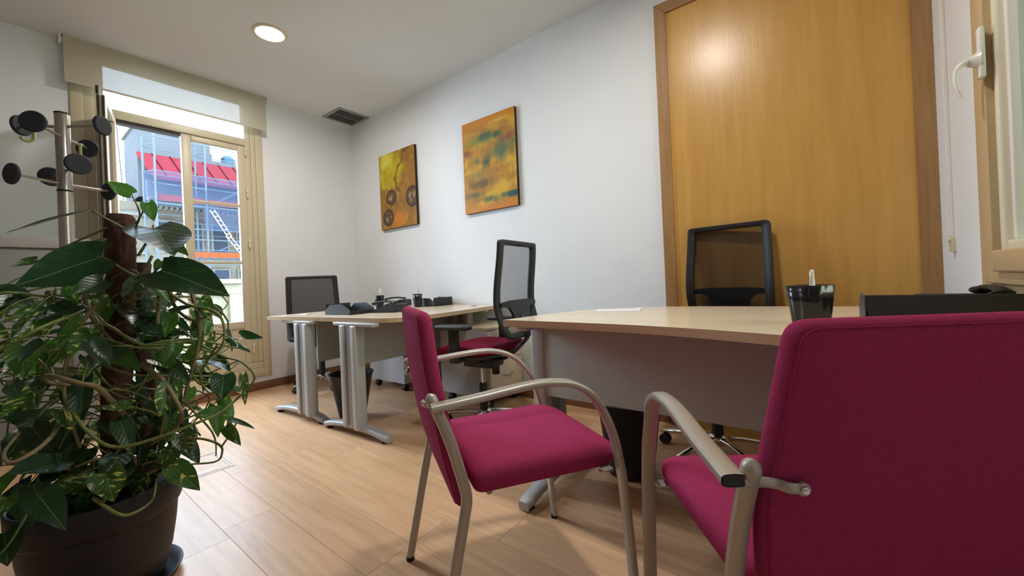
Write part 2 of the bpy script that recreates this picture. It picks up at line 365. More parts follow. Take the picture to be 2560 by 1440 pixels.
def leaf(name, loc, rz, edge=False):
    """door leaf; local x runs from the hinge to the free edge, local y is its thickness"""
    t = bpy.data.objects.new(name, None); C.objects.link(t); t.parent = win; t.location = loc; t.rotation_euler = (0, 0, rz)
    w, z0, z1, d = .474, .272, 2.318, .045
    g = G()
    g.box((0, 0, z0), (.062, d, z1), bev=.005).box((w-.066, 0, z0), (w, d, z1), bev=.005).box((.062, 0, 2.272), (w-.066, d, z1), bev=.005)
    g.box((.062, 0, .60), (w-.066, d, .665), bev=.005).box((.062, 0, z0), (w-.066, d, .335), bev=.005).box((.062, .012, .335), (w-.066, d-.012, .60))
    g.obj('leaf_frame', m_cream, t)
    for z in (1.215, 1.75): G().box((.06, .008, z-.012), (w-.064, d-.008, z+.012), bev=.004).obj('glazing_bar', m_cream, t)
    G().box((.062, .02, .665), (w-.066, .024, 2.272)).obj('glass_pane', m_glass, t)
    if edge:
        G().box((w, .004, z0+.01), (w+.006, .016, z1-.01)).box((w, .028, z0+.01), (w+.006, .040, z1-.01)).box((w, .016, 1.2), (w+.009, .028, 1.42)).box((w-.02, .0, z1), (w+.012, .016, z1+.05)).obj('edge_seal', m_gasket, t)
    return t
leaf('door_leaf', (XW-.05, 1.457, 0), R(-90))
leaf('door_leaf', (XW-.012, .545, 0), R(-13.5), True)
for z in (2.264, 1.868, 1.393, .405):
    G().lathe([(0, -.045), (.008, -.044), (.008, -.002), (.0065, -.001), (.0065, .001), (.008, .002), (.008, .044), (0, .045)], n=10, caps=False).obj('hinge', m_brass, win, (XW+.006, 1.46, z))

# roller blind in front of the transom
t = thing('roller_blind', 'pale screen roller blind rolled down over the transom of the balcony door', 'blind', (-4.12, .97, 2.81))
g = G(); g.add([(0, -.645, 0), (0, .645, 0), (0, .645, -.32), (0, -.645, -.32)], [(0, 1, 2, 3)]); g.obj('blind_cloth', m_blind, t)
G().box((-.006, -.645, -.333), (.006, .645, -.318), bev=.003).obj('bottom_rail', m_blindh, t)
G().tube([(-.03, -.66, -.03), (-.03, .66, -.03)], .024, 14).obj('roller', m_blindh, t)
G().box((-.06, .655, -.06), (.0, .665, 0), bev=.003).box((-.06, -.665, -.06), (.0, -.655, 0), bev=.003).obj('bracket', m_white, t)

# ------------------------------------------------------------------ window in the right wall
w2 = sroot('window_2', 'tan framed casement window in the right wall')
def fr2(name, y0, z0, y1, z1, x0, x1, m=m_tan, bev=.004): return G().box((x0, y0, z0), (x1, y1, z1), bev=bev).obj(name, m, w2)
for a in (('casing', .64, .76, .75, 2.5), ('casing', 1.858, .76, 1.942, 2.5), ('casing', .75, .76, 1.858, .862), ('casing', .75, 2.38, 1.858, 2.5)):
    fr2(*a, XR-.022, XR+.06)
for a in ((.752, .864, .90, 2.378), (1.79, .864, 1.856, 2.378), (.90, .864, 1.79, .905), (.90, 2.30, 1.79, 2.378)):
    fr2('sash_frame', *a, XR-.035, XR+.05)
fr2('sash_frame', 1.762, .935, 1.795, 2.30, XR-.018, XR+.05, m_creaml, .012); fr2('sash_frame', .90, .935, .95, 2.30, XR-.018, XR+.05, m_creaml, .012)
fr2('sash_frame', .90, .90, 1.74, .962, XR-.048, XR+.05, m_tan, .006)
fr2('glazing_bead', .95, .955, 1.765, .99, XR-.012, XR+.04, m_creaml, .008); fr2('glazing_bead', .95, 2.27, 1.765, 2.30, XR-.012, XR+.04, m_creaml, .008)
fr2('glazing_bead', 1.742, .99, 1.765, 2.27, XR+.0, XR+.04, m_white, .006)
fr2('glass_pane', .95, .97, 1.76, 2.28, XR+.02, XR+.024, m_glass, 0)
# window handle
h = bpy.data.objects.new('window_handle', None); C.objects.link(h); h.parent = w2; h.location = (XR-.035, 1.775, 1.545)
G().box((-.014, -.014, -.075), (.0, .014, .075), bev=.006).tube([(-.010, 0, -.018), (-.022, 0, -.018), (-.034, 0, -.017)], .013, 14, side=(0, 1, 0), rb=.020, taper=[1.5, .95, .7]).obj('backplate', m_white, h)
pth = smooth_path([(-.034, 0, -.017), (-.046, 0, -.020), (-.056, 0, -.034), (-.060, 0, -.062), (-.056, 0, -.092), (-.048, 0, -.118)], 5)
G().tube(pth, .0125, 12, side=(0, 1, 0), rb=.009, taper=[1-.45*i/(len(pth)-1) for i in range(len(pth))]).obj('lever', m_white, h)

t = thing('blind_chain', 'beaded blind chain with its tensioner on the right wall beside the window', 'chain', (XR, 2.325, 1.009))
prof = []; z = .02
while z < 1.78: prof += [(.0012, z), (.0024, z+.003), (.0012, z+.006)]; z += .0075
G().lathe(prof, (-.012, .006, 0), n=6).obj('bead_chain', m_white, t); G().lathe(prof, (-.012, -.006, 0), n=6).obj('bead_chain', m_white, t)
g = G().prism(round_poly([(-.014, -.035), (.014, -.035), (.014, .03), (-.014, .03)], [.003, .003, .013, .013]), 0, .014)
g.v = [(-z, x, y) for x, y, z in g.v]; g.obj('tensioner', mat('ivory_plastic', (206, 196, 168), .35), t)
G().lathe([(.009, -.02), (.009, -.012)], (.0, 0, .014), n=16, axis='x').obj('pulley', m_creaml, t)

# ------------------------------------------------------------------ wood panel on the back wall
t = thing('wooden_wall_panel', 'tall honey veneer wood panel in a mitred oak frame on the back wall', 'panel', (-.127, YB, 0))
hw, H_, fwid = .5915, 2.60, .067
G().box((-hw+fwid, -.022, 0), (hw-fwid, 0, H_-fwid)).obj('panel_board', m_veneer, t)
def mitre(pts, m):
    g = G(); n = 4; f_ = -.034
    g.add([(x, f_, z) for x, z in pts]+[(x, 0, z) for x, z in pts], [(0, 1, 2, 3), (7, 6, 5, 4)]+[(i, i+4, (i+1) % 4+4, (i+1) % 4) for i in range(4)]); return g.obj('frame_member', m, t)
e = .0008
mitre([(-hw, 0), (-hw+fwid, 0), (-hw+fwid, H_-fwid-e), (-hw, H_-e)], m_vframe)
mitre([(hw-fwid, 0), (hw, 0), (hw, H_-e), (hw-fwid, H_-fwid-e)], m_vframe)
mitre([(-hw+fwid, H_-fwid+e), (hw-fwid, H_-fwid+e), (hw, H_+e), (-hw, H_+e)], m_vframeh)

# ------------------------------------------------------------------ ceiling fittings
lamps = [(-3.055, 1.246, 'round recessed ceiling light nearest the balcony door'), (-.585, 1.263, 'round recessed ceiling light above the desk by the wood panel'),
         (-3.055, -1.1, 'round recessed ceiling light over the grey cabinet side of the room'), (-.585, -1.1, 'round recessed ceiling light behind the two guest chairs')]
for x, y, lb in lamps:
    t = thing('recessed_ceiling_light', lb, 'ceiling light', (x, y, ZC), 0, 'recessed ceiling lights')
    G().lathe([(.083, -.004), (.088, -.011), (.098, -.012), (.108, -.006), (.110, 0)], n=48, caps=False).obj('trim_ring', m_ring, t)
    G().lathe([(.0005, -.0075), (.05, -.0073), (.084, -.0055)], n=40, caps=False).obj('diffuser', m_lamp if y > 0 else m_lampoff, t)
t = thing('ceiling_vent', 'square louvred air vent in the ceiling corner above the far desk', 'vent', (-3.985, 2.362, ZC))
G().box((-.175, -.178, -.008), (-.14, .178, 0), bev=.003).box((.14, -.178, -.008), (.175, .178, 0), bev=.003).box((-.14, -.178, -.008), (.14, -.147, 0), bev=.003).box((-.14, .147, -.008), (.14, .178, 0), bev=.003).box((-.006, -.147, -.006), (.006, .147, 0)).obj('vent_frame', m_vent, t)
G().box((-.14, -.147, -.0015), (.14, .147, 0)).obj('vent_back', m_ventd, t)
for i in range(15):
    y_ = -.138+i*.0197
    G().add([(-.14, y_, -.002), (.14, y_, -.002), (.14, y_+.010, -.0075), (-.14, y_+.010, -.0075), (-.14, y_+.002, -.0015), (.14, y_+.002, -.0015), (.14, y_+.012, -.007), (-.14, y_+.012, -.007)],
            [(0, 1, 2, 3), (7, 6, 5, 4), (3, 2, 6, 7), (0, 4, 5, 1)]).obj('slat', m_ventd, t)

# ------------------------------------------------------------------ paintings
def fbm(x, y, z=0, o=4):
    v = 0; a = .5; f_ = 1
    for _ in range(o): v += a*noise.noise((x*f_, y*f_, z)); a *= .5; f_ *= 2.1
    return v
def lerp(a, b, t): t = max(0, min(1, t)); return tuple(a[i]*(1-t)+b[i]*t for i in range(3))
def paint1(u, v):
    c = lerp((164, 120, 42), (134, 94, 42), .5+fbm(u*4, v*5, 1))
    c = lerp(c, (205, 160, 90), (fbm(u*9, v*11, 2)-.12)*3)
    r = math.hypot((u-.32)/.42, (v-.76)/.26)+fbm(u*5, v*6, 3)*.5
    c = lerp(c, lerp((160, 142, 24), (196, 176, 40), .5+fbm(u*7, v*7, 4)*1.5), (1.0-r)*4)
    c = lerp(c, (214, 204, 80), (.22-math.hypot((u-.2), (v-.93)*1.4)-fbm(u*8, v*8, 8)*.2)*8)
    c = lerp(c, (196, 122, 30), (1-math.hypot((u-.52)/.26, (v-.10)/.12)+fbm(u*9, v*9, 5)*.4)*2)
    s = abs(u-.62-.16*math.sin(v*7+.5)-fbm(u*5, v*6, 9)*.2); c = lerp(c, (112, 74, 36), (.05-s)*22*(v > .45))
    for a, b, rx, ry in ((.33, .41, .145, .10), (.90, .36, .16, .13), (.22, .15, .15, .11)):
        q = math.hypot((u-a)/rx, (v-b)/ry); w_ = fbm(u*14, v*14, 6)
        c = lerp(c, (86, 62, 44), (1.05-q)*9); c = lerp(c, (184, 160, 116), (.8-q)*2*max(0, w_*4+.35)); c = lerp(c, (58, 40, 30), (.14-abs(q-.96))*7)
    return c
def paint2(u, v):
    s = fbm(u*3, v*14, 1, 5); st = fbm(u*22, v*4, 7, 3)
    c = lerp((184, 132, 26), (154, 106, 34), .5+s*1.6)
    c = lerp(c, (200, 158, 42), (fbm(u*2.4+5, v*7, 2)+.05)*3.5)
    c = lerp(c, (206, 176, 84), (st-.1)*2.2*(1-abs(v-.5)*1.6))
    c = lerp(c, (196, 120, 20), max(0, (v-.86)*7)); c = lerp(c, (200, 118, 40), max(0, (.10-v)*9)+max(0, (.06-u)*9))
    def blob(cx, cy, rx, ry, col, k):
        nonlocal c
        q = math.hypot((u-cx)/rx, (v-cy)/ry)+fbm(u*9, v*5, cx*9)*.9; c = lerp(c, col, (1-q)*k)
    g1 = (70, 88, 56)
    for b in ((.38, .78, .36, .07, (112, 124, 54), 1.3), (.45, .80, .16, .05, g1, 1.8), (.66, .78, .13, .05, g1, 1.8), (.72, .60, .30, .12, (86, 104, 66), 1.5), (.45, .52, .10, .09, g1, 1.3), (.28, .55, .08, .05, (92, 108, 66), 1.2),
              (.34, .30, .34, .07, (112, 88, 48), 1.4), (.25, .40, .24, .08, (130, 116, 62), 1.2), (.93, .13, .22, .04, (48, 78, 84), 2), (.5, .12, .2, .06, (92, 100, 50), 1.6), (.85, .72, .20, .05, (128, 80, 50), 1.2), (.1, .66, .16, .06, (132, 76, 44), 1.2), (.2, .19, .24, .04, (104, 98, 56), 1.3)): blob(*b)
    c = lerp(c, (216, 196, 110), (1-math.hypot((u-.72)/.26, (v-.925)/.012)-st)*.8)
    return c
def painting(name, label, x0, x1, z0, z1, fn, cat='painting'):
    w, h_ = x1-x0, z1-z0; t = thing(name, label, cat, ((x0+x1)/2, YB, (z0+z1)/2))
    G().box((-w/2, -.028, -h_/2), (w/2, 0, h_/2), bev=.002).obj('canvas_edge', m_canvas, t)
    nx, nz = 70, 100; vs = []; fs = []; cols = []
    for j in range(nz+1):
        for i in range(nx+1):
            u, v = i/nx, j/nz; vs.append((-w/2+w*u, -.0295, -h_/2+h_*v)); cols.append(s2l(fn(u, v)))
    for j in range(nz):
        for i in range(nx): a = j*(nx+1)+i; fs.append((a, a+1, a+nx+2, a+nx+1))
    o = G().add(vs, fs, 0, True).obj('painted_face', m_paint, t)
    ca = o.data.color_attributes.new('paint', 'FLOAT_COLOR', 'POINT')
    ca.data.foreach_set('color', [k for c in cols for k in c])
painting('abstract_painting', 'unframed ochre abstract painting with three dark round stones', -3.645, -3.056, 1.537, 2.325, paint1)
painting('abstract_painting', 'larger unframed orange and yellow painting with blurred dark green streaks', -2.398, -1.822, 1.536, 2.323, paint2)

# ------------------------------------------------------------------ desks
def desk(name, label, top, zt, cols, feet, arms, panel, group=None, loc=(0, 0, 0)):
    t = thing(name, label, 'desk', loc, 0, group); L = Vector(loc)
    def ob(g, nm, m): g.v = [tuple(Vector(v)-L) for v in g.v]; return g.obj(nm, m, t)
    g = G(); g.prism(top, zt-.027, zt, 0, 1); ob(g, 'desktop', [m_beech, m_beeche])
    for (x0, x1, y0, y1, axis) in cols:
        zb, zz = .045, zt-.045
        g = G()
        if axis == 'x':
            w = (x1-x0)*.29; g.box((x0, y0, zb), (x0+w, y1, zz), bev=.008).box((x1-w, y0, zb), (x1, y1, zz), bev=.008); ob(g, 'leg_column', m_silver)
            g = G().box((x0+w-.003, y0+.010, zb+.01), (x1-w+.003, y1-.004, zz)); ob(g, 'cable_cover', m_silverd)
        else:
            w = (y1-y0)*.29; g.box((x0, y0, zb), (x1, y0+w, zz), bev=.008).box((x0, y1-w, zb), (x1, y1, zz), bev=.008); ob(g, 'leg_column', m_silver)
            g = G().box((x0+.010, y0+w-.003, zb+.01), (x1-.004, y1-w+.003, zz)); ob(g, 'cable_cover', m_silverd)
    for (cx, cy, ln, a) in feet:
        d = Vector((math.cos(a), math.sin(a), 0)); sd = Vector((-d.y, d.x, 0)); pp = []
        for i in range(17):
            u = -1+2*i/16; pp.append(Vector((cx, cy, 0))+d*(u*ln/2)+Vector((0, 0, .058-.036*abs(u)**2.2)))
        g = G(); rg = []
        for i, p in enumerate(pp):
            u = -1+2*i/16; k = 1 if abs(u) < .97 else .8; hw_ = .030*k; hh = .0125+.004*abs(u)
            rg.append([p+sd*(hw_*sx)+Vector((0, 0, hh*sz)) for sx, sz in ((-.8, -1), (.8, -1), (1, -.6), (1, .6), (.8, 1), (-.8, 1), (-1, .6), (-1, -.6))])
        g.rings(rg); ob(g, 'foot', m_silver)
        for s_ in (-1, 1):
            q = Vector((cx, cy, 0))+d*(s_*ln*.44); ob(G().lathe([(.022, 0), (.022, .009)], (q.x, q.y, 0), n=14), 'glide', m_rubber)
    for a, b in arms: ob(G().box(a, b, bev=.005), 'top_bracket', m_silver)
    for a, b in panel: ob(G().box(a, b, bev=.002), 'modesty_panel', m_grey)
    return t
d4 = R(4.3)
topR = round_poly([(-2.702, 1.333), (-1.985, 1.412), (-1.935, 1.76), (-2.06, 2.53), (-2.702, 2.53)][::1], [0, .13, .3, .02, 0])
desk('office_desk', 'pale beech desk by the back wall, half nearer the burgundy task chair', topR, .742,
     [(-2.43, -2.25, 1.325, 1.395, 'x'), (-2.43, -2.25, 2.33, 2.40, 'x')], [(-2.34, 1.365, .64, d4), (-2.34, 2.365, .60, 0)],
     [((-2.52, 1.335, .694), (-2.07, 1.385, .715)), ((-2.52, 2.34, .694), (-2.07, 2.39, .715))], [((-2.51, 1.45, .40), (-2.492, 2.44, .70))], 'pair of beech desks pushed together', (-2.34, 1.9, 0))
topL = round_poly([(-2.705, 1.333), (-2.705, 2.53), (-3.40, 2.53), (-3.405, 1.99), (-3.385, 1.62), (-3.365, 1.258)], [0, 0, .02, .2, .2, .012])
desk('office_desk', 'pale beech desk by the back wall, half nearer the balcony door', topL, .742,
     [(-2.985, -2.805, 1.29, 1.36, 'x'), (-3.03, -2.85, 2.33, 2.40, 'x')], [(-3.03, 1.335, .64, d4), (-3.03, 2.365, .60, 0)],
     [((-3.20, 1.30, .694), (-2.76, 1.35, .715)), ((-3.2, 2.34, .694), (-2.76, 2.39, .715))], [((-2.92, 1.42, .40), (-2.902, 2.44, .70))], 'pair of beech desks pushed together', (-3.05, 1.9, 0))
top1 = round_poly([(-1.035, 1.284), (-.6, 1.278), (-.32, 1.243), (-.06, 1.165), (.2, 1.09), (.458, 1.06), (.458, 2.10), (-.62, 2.05), (-.90, 1.86), (-.99, 1.54)], [.006, .4, .4, .4, .4, 0, .03, .25, .3, .3])
desk('office_desk', 'large pale beech desk with bowed front standing before the wood panel', top1, .772,
     [(-1.005, -.94, 1.44, 1.62, 'y'), (.33, .395, 1.44, 1.62, 'y')], [(-.955, 1.565, .60, PI/2), (.362, 1.565, .60, PI/2)],
     [((-1.0, 1.33, .722), (-.945, 1.85, .745)), ((.335, 1.33, .722), (.39, 1.85, .745))], [((-.942, 1.447, .425), (.332, 1.465, .735))], None, (-.3, 1.55, 0))

# ------------------------------------------------------------------ drawer pedestals
def pedestal(label, x, y, rz, n=3):
    t = thing('drawer_pedestal', label, 'drawer unit', (x, y, 0), rz, 'drawer pedestals under the far desks')
    w, d, z0, z1 = .395, .52, .075, .60     # local +x is the drawer front
    G().box((-d/2, -w/2, z0), (d/2-.02, w/2, z1-.02), bev=.002).obj('body', m_greyl, t)
    G().box((-d/2, -w/2, z1-.019), (d/2, w/2, z1), bev=.002).obj('top', m_beech, t)
    hs = [(.0, .07), (.073, .23), (.233, .50)] if n == 3 else [(0, .5)]
    for a, b in hs:
        dr = G().box((d/2-.019, -w/2+.003, z1-.024-b), (d/2, w/2-.003, z1-.024-a), bev=.002).obj('drawer', m_beech, t)
        if b-a > .1:
            zc = z1-.024-(a+b)/2+.02
            G().tube(smooth_path([(d/2, -.05, zc), (d/2+.02, -.046, zc), (d/2+.026, 0, zc-.004), (d/2+.02, .046, zc), (d/2, .05, zc)], 4), .004, 8).obj('handle', m_steel, dr)
    for sx in (-1, 1):
        for sy in (-1, 1):
            cx, cy = sx*(d/2-.06), sy*(w/2-.05)
            c = G().lathe([(.026, -.02), (.028, -.016), (.028, -.004), (.026, 0)], (cx, cy, .028), n=18, axis='x').lathe([(.026, .004), (.028, .008), (.028, .02), (.026, .024)], (cx, cy, .028), n=18, axis='x').box((cx-.012, cy-.012, .04), (cx+.016, cy+.012, .076)).obj('caster', m_blackp, t)
    return t
pedestal('grey drawer pedestal with beech drawers behind the burgundy task chair', -2.13, 2.348, 0)
pedestal('grey drawer pedestal on castors under the desk half nearer the balcony door', -3.10, 2.325, PI)

# ------------------------------------------------------------------ visitor armchairs
def visitor_chair(label, loc, rz, mats):
    up_m = mats
    t = thing('visitor_armchair', label, 'chair', loc, rz, 'magenta guest armchairs at the near desk')
    # seat
    ol = round_poly([(.205, -.20), (.222, .235), (-.222, .235), (-.205, -.20)], [.03, .07, .07, .03], 6)
    lay = [(.0, .402), (.5, .401), (.88, .402), (.955, .409), (.99, .425), (1.0, .440), (.992, .453), (.97, .463), (.93, .470), (.86, .475), (.7, .479), (.5, .480), (.25, .480), (.02, .480)]
    def xf(u, v, w):
        f_ = max(0, (v-.10)/.14); k = (w-.40)/.08
        return Vector((u, v, w-.022*f_*f_*k-.008*math.exp(-((u/.13)**2+((v+.02)/.13)**2))*k))
    G().slab(ol, lay, xf).obj('seat', up_m, t)
    # backrest, leaning and tapering to the top
    ol = round_poly([(.203, .375), (.225, .56), (.228, .655), (.189, .868), (-.189, .868), (-.228, .655), (-.225, .56), (-.203, .375)], [.035, .2, .1, .028, .028, .1, .2, .035], 6)
    def prof(z): q = (z-.375)/.495; return -.215-.155*q+.075*q*q
    def xb(u, v, w): return Vector((u, prof(v)+w+.012*(1-(u/.22)**2)*-1, v))
    lay = [(.0, -.0180), (.5, -.0180), (.92, -.0175), (.965, -.016), (.986, -.011), (.997, -.005), (1.0, .001), (.995, .007), (.982, .013), (.95, .018), (.87, .020), (.5, .021), (.0, .021)]
    bk = G().slab(ol, lay, xb).obj('backrest', up_m, t)
    # piped seam just inside the rear edge
    cx, cy = 0, sum(p[1] for p in ol)/len(ol)
    path = [xb(u*.957, cy+(v-cy)*.957, -.0170) for u, v in ol]; path.append(path[0]); path = [p+Vector((0, -.0004, 0)) for p in path]
    G().tube(path, .0011, 5, caps=False).obj('seam', up_m, bk)
    for s in (-1, 1):
        xo = .262*s
        xi = .249*s; xm = .256*s
        pts = [(.268*s, -.306, .660), (.267*s, -.20, .667), (xo, -.07, .677), (xo, .0, .676), (xm, .06, .662), (xm, .11, .630), (xi, .15, .577), (xi, .178, .51), (xi, .194, .44), (xi, .208, .34), (xi, .234, .012)]
        pth = smooth_path(pts, 5)
        # flat oval tube: arm and front leg in one bend
        G().tube(pth, .0170, 20, side=(1, 0, 0), rb=.0092, caps=False, sq=.6).obj('arm_and_front_leg', m_chairtube, t)
        G().tube([pth[0]+Vector((0, .001, 0)), pth[0]+Vector((0, .0018, 0))], .0150, 20, side=(1, 0, 0), rb=.0072, sq=.6).obj('tube_end', m_blackp, t)
        xr = .243*s
        pr_ = smooth_path([(xr, -.318, .012), (xr, -.262, .27), (xr, -.236, .385), (xr, -.228, .43), (xr, -.236, .475), (xr, -.264, .58), (xr, -.300, .674)], 5)
        tp = [1]*len(pr_)
        d = (pr_[-1]-pr_[-2]).normalized()
        for k_, q in ((.94, .004), (.8, .008), (.5, .0115), (.1, .013)): pr_.append(pr_[-1-len(tp)+len(tp)] if False else pr_[-1]+d*.0035); tp.append(k_)
        G().tube(pr_, .0128, 16, side=(1, 0, 0), rb=.0135, taper=tp).obj('rear_leg', m_chairtube, t)
        # bracket from the rear post to the back, with its screw
        zb = .652; yb_ = -.302
        G().tube(smooth_path([(xr+.012*s, yb_-.002, zb+.003), (xr-.006*s, yb_+.002, zb+.003), (xr-.03*s, yb_+.004, zb), (.200*s, prof(zb)-.030, zb-.001), (.186*s, prof(zb)-.030, zb-.002)], 4), .0032, 12, side=(0, 1, 0), rb=.0075).disc((.184*s, prof(zb)-.030, zb-.002), (0, 1, 0), .0088, .0064, 20).obj('back_bracket', m_chairtube, t)
        G().lathe([(.0, -.003), (.002, -.003), (.0042, -.0045), (.0055, -.003), (.0058, 0)], (.184*s, prof(zb)-.033, zb-.002), n=16, axis='y', caps=False).obj('screw', m_chrome, t)
        G().box((.24*s, .155, .405), (.19*s, .185, .412), bev=.002).obj('seat_bracket', m_chairtube, t)
        G().lathe([(.0125, 0), (.0125, .014)], (.249*s, .234, 0), n=14).obj('foot_cap', m_rubber, t)
        G().lathe([(.0135, 0), (.0135, .014)], (xr, -.318, 0), n=14).obj('foot_cap', m_rubber, t)
    G().tube([(-.17, -.15, .394), (.17, -.15, .394)], .009, 10).obj('cross_tube', m_chairtube, t)
    G().tube([(-.20, .17, .396), (.20, .17, .396)], .009, 10).obj('cross_tube', m_chairtube, t)
    return t
visitor_chair('magenta guest armchair seen from the side, alone left of the near desk', (-.745, .9738, 0), -.5512, m_mag)
visitor_chair('magenta guest armchair seen from behind, closest to the camera at the right', (-.0346, .9807, 0), .5859, m_mag)

# ------------------------------------------------------------------ task chairs
def task_chair(label, loc, rz, btop, seat_m, turn=0, zs=.55, mesh=None):
    t = thing('task_chair', label, 'chair', loc, rz, 'mesh-backed task chairs'); db = btop-1.19; ds = zs-.55
    ol = round_poly([(.21, -.22), (.245, .10), (.20, .235), (-.20, .235), (-.245, .10), (-.21, -.22)], [.08, .2, .07, .07, .2, .08], 6)
    lay = [(.0, .488), (.6, .488), (.92, .492), (.98, .506), (1.0, .520), (.99, .534), (.95, .545), (.86, .551), (.6, .554), (.02, .553)]
    def xf(u, v, w):
        f_ = max(0, (v-.08)/.15); return Vector((u, v, w+ds-.03*f_*f_+.012*max(0, (-v-.1)/.12)))
    G().slab(ol, lay, xf).obj('seat', seat_m, t)
    G().slab(ol, [(.0, .468), (.80, .468), (.93, .478), (.955, .492), (.9, .494)], xf).obj('seat_shell', m_blackp, t)
    def yb(z): z -= db; return -.285-.018*math.cos((z-.80)/.39*PI)*-1*(1 if z > .8 else 0)-.018*(0 if z > .8 else -1)-(max(0, .80-z))**1.6*.9
    top, bot = btop, .60+db
    ol = round_poly([(.195, bot), (.224, bot+.13), (.207, top-.018), (-.207, top-.018), (-.224, bot+.13), (-.195, bot)], [.03, .2, .022, .022, .2, .03], 7)
    cx = sum(p[0] for p in ol)/len(ol); czz = (top+bot)/2
    dense = []
    for i in range(len(ol)):
        a, b = Vector(ol[i]), Vector(ol[(i+1) % len(ol)]); k = max(1, int((a-b).length/.04))
        dense += [a.lerp(b, j/k) for j in range(k)]
    fr_ = []
    for p in dense:
        s1 = Vector((p.x, yb(p.y), p.y)); q = Vector((p.x*.82 if abs(p.x) > .12 else p.x*.9, p.y)); q.y = czz+(p.y-czz)*.90; s2 = Vector((q.x, yb(q.y)+.003, q.y))
        fr_.append((s1, s2))
    n = len(fr_); rg = [[s1+Vector((0, .015, 0)) for s1, s2 in fr_], [s1+Vector((0, -.015, 0)) for s1, s2 in fr_], [s2+Vector((0, -.011, 0)) for s1, s2 in fr_], [s2+Vector((0, .011, 0)) for s1, s2 in fr_], [s1+Vector((0, .015, 0)) for s1, s2 in fr_]]
    G().rings(rg, caps=False).obj('back_frame', m_blackp, t)
    g = G(); nz, nx = 16, 8; vs = []; fs = []
    for j in range(nz+1):
        z = bot+.02+(top-bot-.05)*j/nz; hw_ = .19 if z > bot+.1 else .165+.25*(z-bot-.02)
        for i in range(nx+1): vs.append((-hw_+2*hw_*i/nx, yb(z)+.002-.012*(1-(2*i/nx-1)**2), z))
    for j in range(nz):
        for i in range(nx): a = j*(nx+1)+i; fs.append((a, a+1, a+nx+2, a+nx+1))
    g.add(vs, fs, 0, True); g.obj('back_mesh', mesh or m_mesh, t)
    # lumbar cross bar with its flared centre plate
    zc = .80+db; hwp = [(-.20, .010, -.016), (-.15, .015, -.016), (-.12, .018, -.026), (-.098, .019, -.055), (-.09, .020, -.10), (.09, .020, -.10), (.098, .019, -.055), (.12, .018, -.026), (.15, .015, -.016), (.20, .010, -.016)]
    g = G(); rg = []
    for x, a, b in hwp: rg.append([(x, yb(zc+a)-.016, zc+a), (x, yb(zc+a)-.030, zc+a), (x, yb(zc+b)-.034, zc+b), (x, yb(zc+b)-.018, zc+b)])
    g.rings(rg, smooth=False); g.obj('lumbar_bar', m_blackp, t)
    G().tube(smooth_path([(0, yb(zc)-.03, zc-.04), (0, yb(zc-.15)-.045, zc-.17), (0, -.28, .53+ds), (0, -.16, .45+ds), (0, -.02, .45+ds)], 5), .028, 12, side=(1, 0, 0), rb=.011).obj('back_spine', m_blackp, t)
    G().box((-.075, -.12, .395+ds), (.075, .10, .468+ds), bev=.015).box((-.11, -.05, .43+ds), (.11, .05, .47+ds), bev=.01).tube([(.05, .06, .43+ds), (.14, .09, .428+ds), (.235, .11, .418+ds)], .010, 8, side=(0, 1, 0), rb=.005).lathe([(.02, .0), (.026, .006), (.026, .07), (.024, .08)], (.085, -.045, .325+ds), n=16).obj('tilt_mechanism', m_blackp, t)
    for s in (-1, 1):
        a = G().box((s*.262, -.035, .50+ds), (s*.282, .04, .665+ds), bev=.008).box((s*.12, -.02, .462+ds), (s*.275, .025, .482+ds), bev=.005).box((s*.262, -.03, .462+ds), (s*.285, .035, .56+ds), bev=.008).obj('arm_post', m_blackp, t)
        G().slab(rrect(s*.272-.042, s*.272+.042, -.12, .13, .03), [(.0, .662+ds), (.93, .662+ds), (1, .67+ds), (1, .678+ds), (.94, .687+ds), (.0, .689+ds)], lambda u, v, w: Vector((u, v, w))).obj('arm_pad', m_blackp, t)
    G().lathe([(.014, .25), (.014, .40+ds)], n=18).obj('gas_lift', m_chrome, t)
    G().lathe([(.027, .085), (.027, .275), (.022, .285)], n=20).obj('lift_column', m_blackp, t)
    hub = G().lathe([(.0, .070), (.045, .072), (.048, .10), (.038, .118), (.028, .12)], n=20, caps=False)
    hub.obj('base_hub', m_chrome, t)
    for k in range(5):
        a = turn+2*PI*k/5; d = Vector((math.cos(a), math.sin(a), 0))
        pth = [d*.035+Vector((0, 0, .098)), d*.11+Vector((0, 0, .096)), d*.2+Vector((0, 0, .083)), d*.285+Vector((0, 0, .068)), d*.292+Vector((0, 0, .066))]
        G().tube(pth, .021, 10, side=(-d.y, d.x, 0), rb=.013, taper=[1.1, 1, .85, .72, .4]).obj('base_leg', m_chrome, t)
        c = d*.275; sd = Vector((-d.y, d.x, 0))
        cg = G().disc(c+sd*.014+Vector((0, 0, .027)), sd, .027, .018).disc(c-sd*.014+Vector((0, 0, .027)), sd, .027, .018).lathe([(.008, .03), (.008, .062)], (c.x, c.y, 0), n=8)
        cg.obj('caster', m_blackp, t)
    return t
task_chair('black mesh task chair turned away, by the balcony end of the far desks', (-3.785, 1.885, 0), math.atan2(.8, .6), 1.075, m_pink, R(-80-53), mesh=m_meshd)
task_chair('burgundy-seated mesh task chair seen in profile between the two desk groups', (-1.71, 1.893, 0), R(96), 1.19, m_magd, .5)
task_chair('black mesh task chair behind the large desk in front of the wood panel', (-.40, 2.185, 0), PI-.12, 1.215, m_magd, -.03)

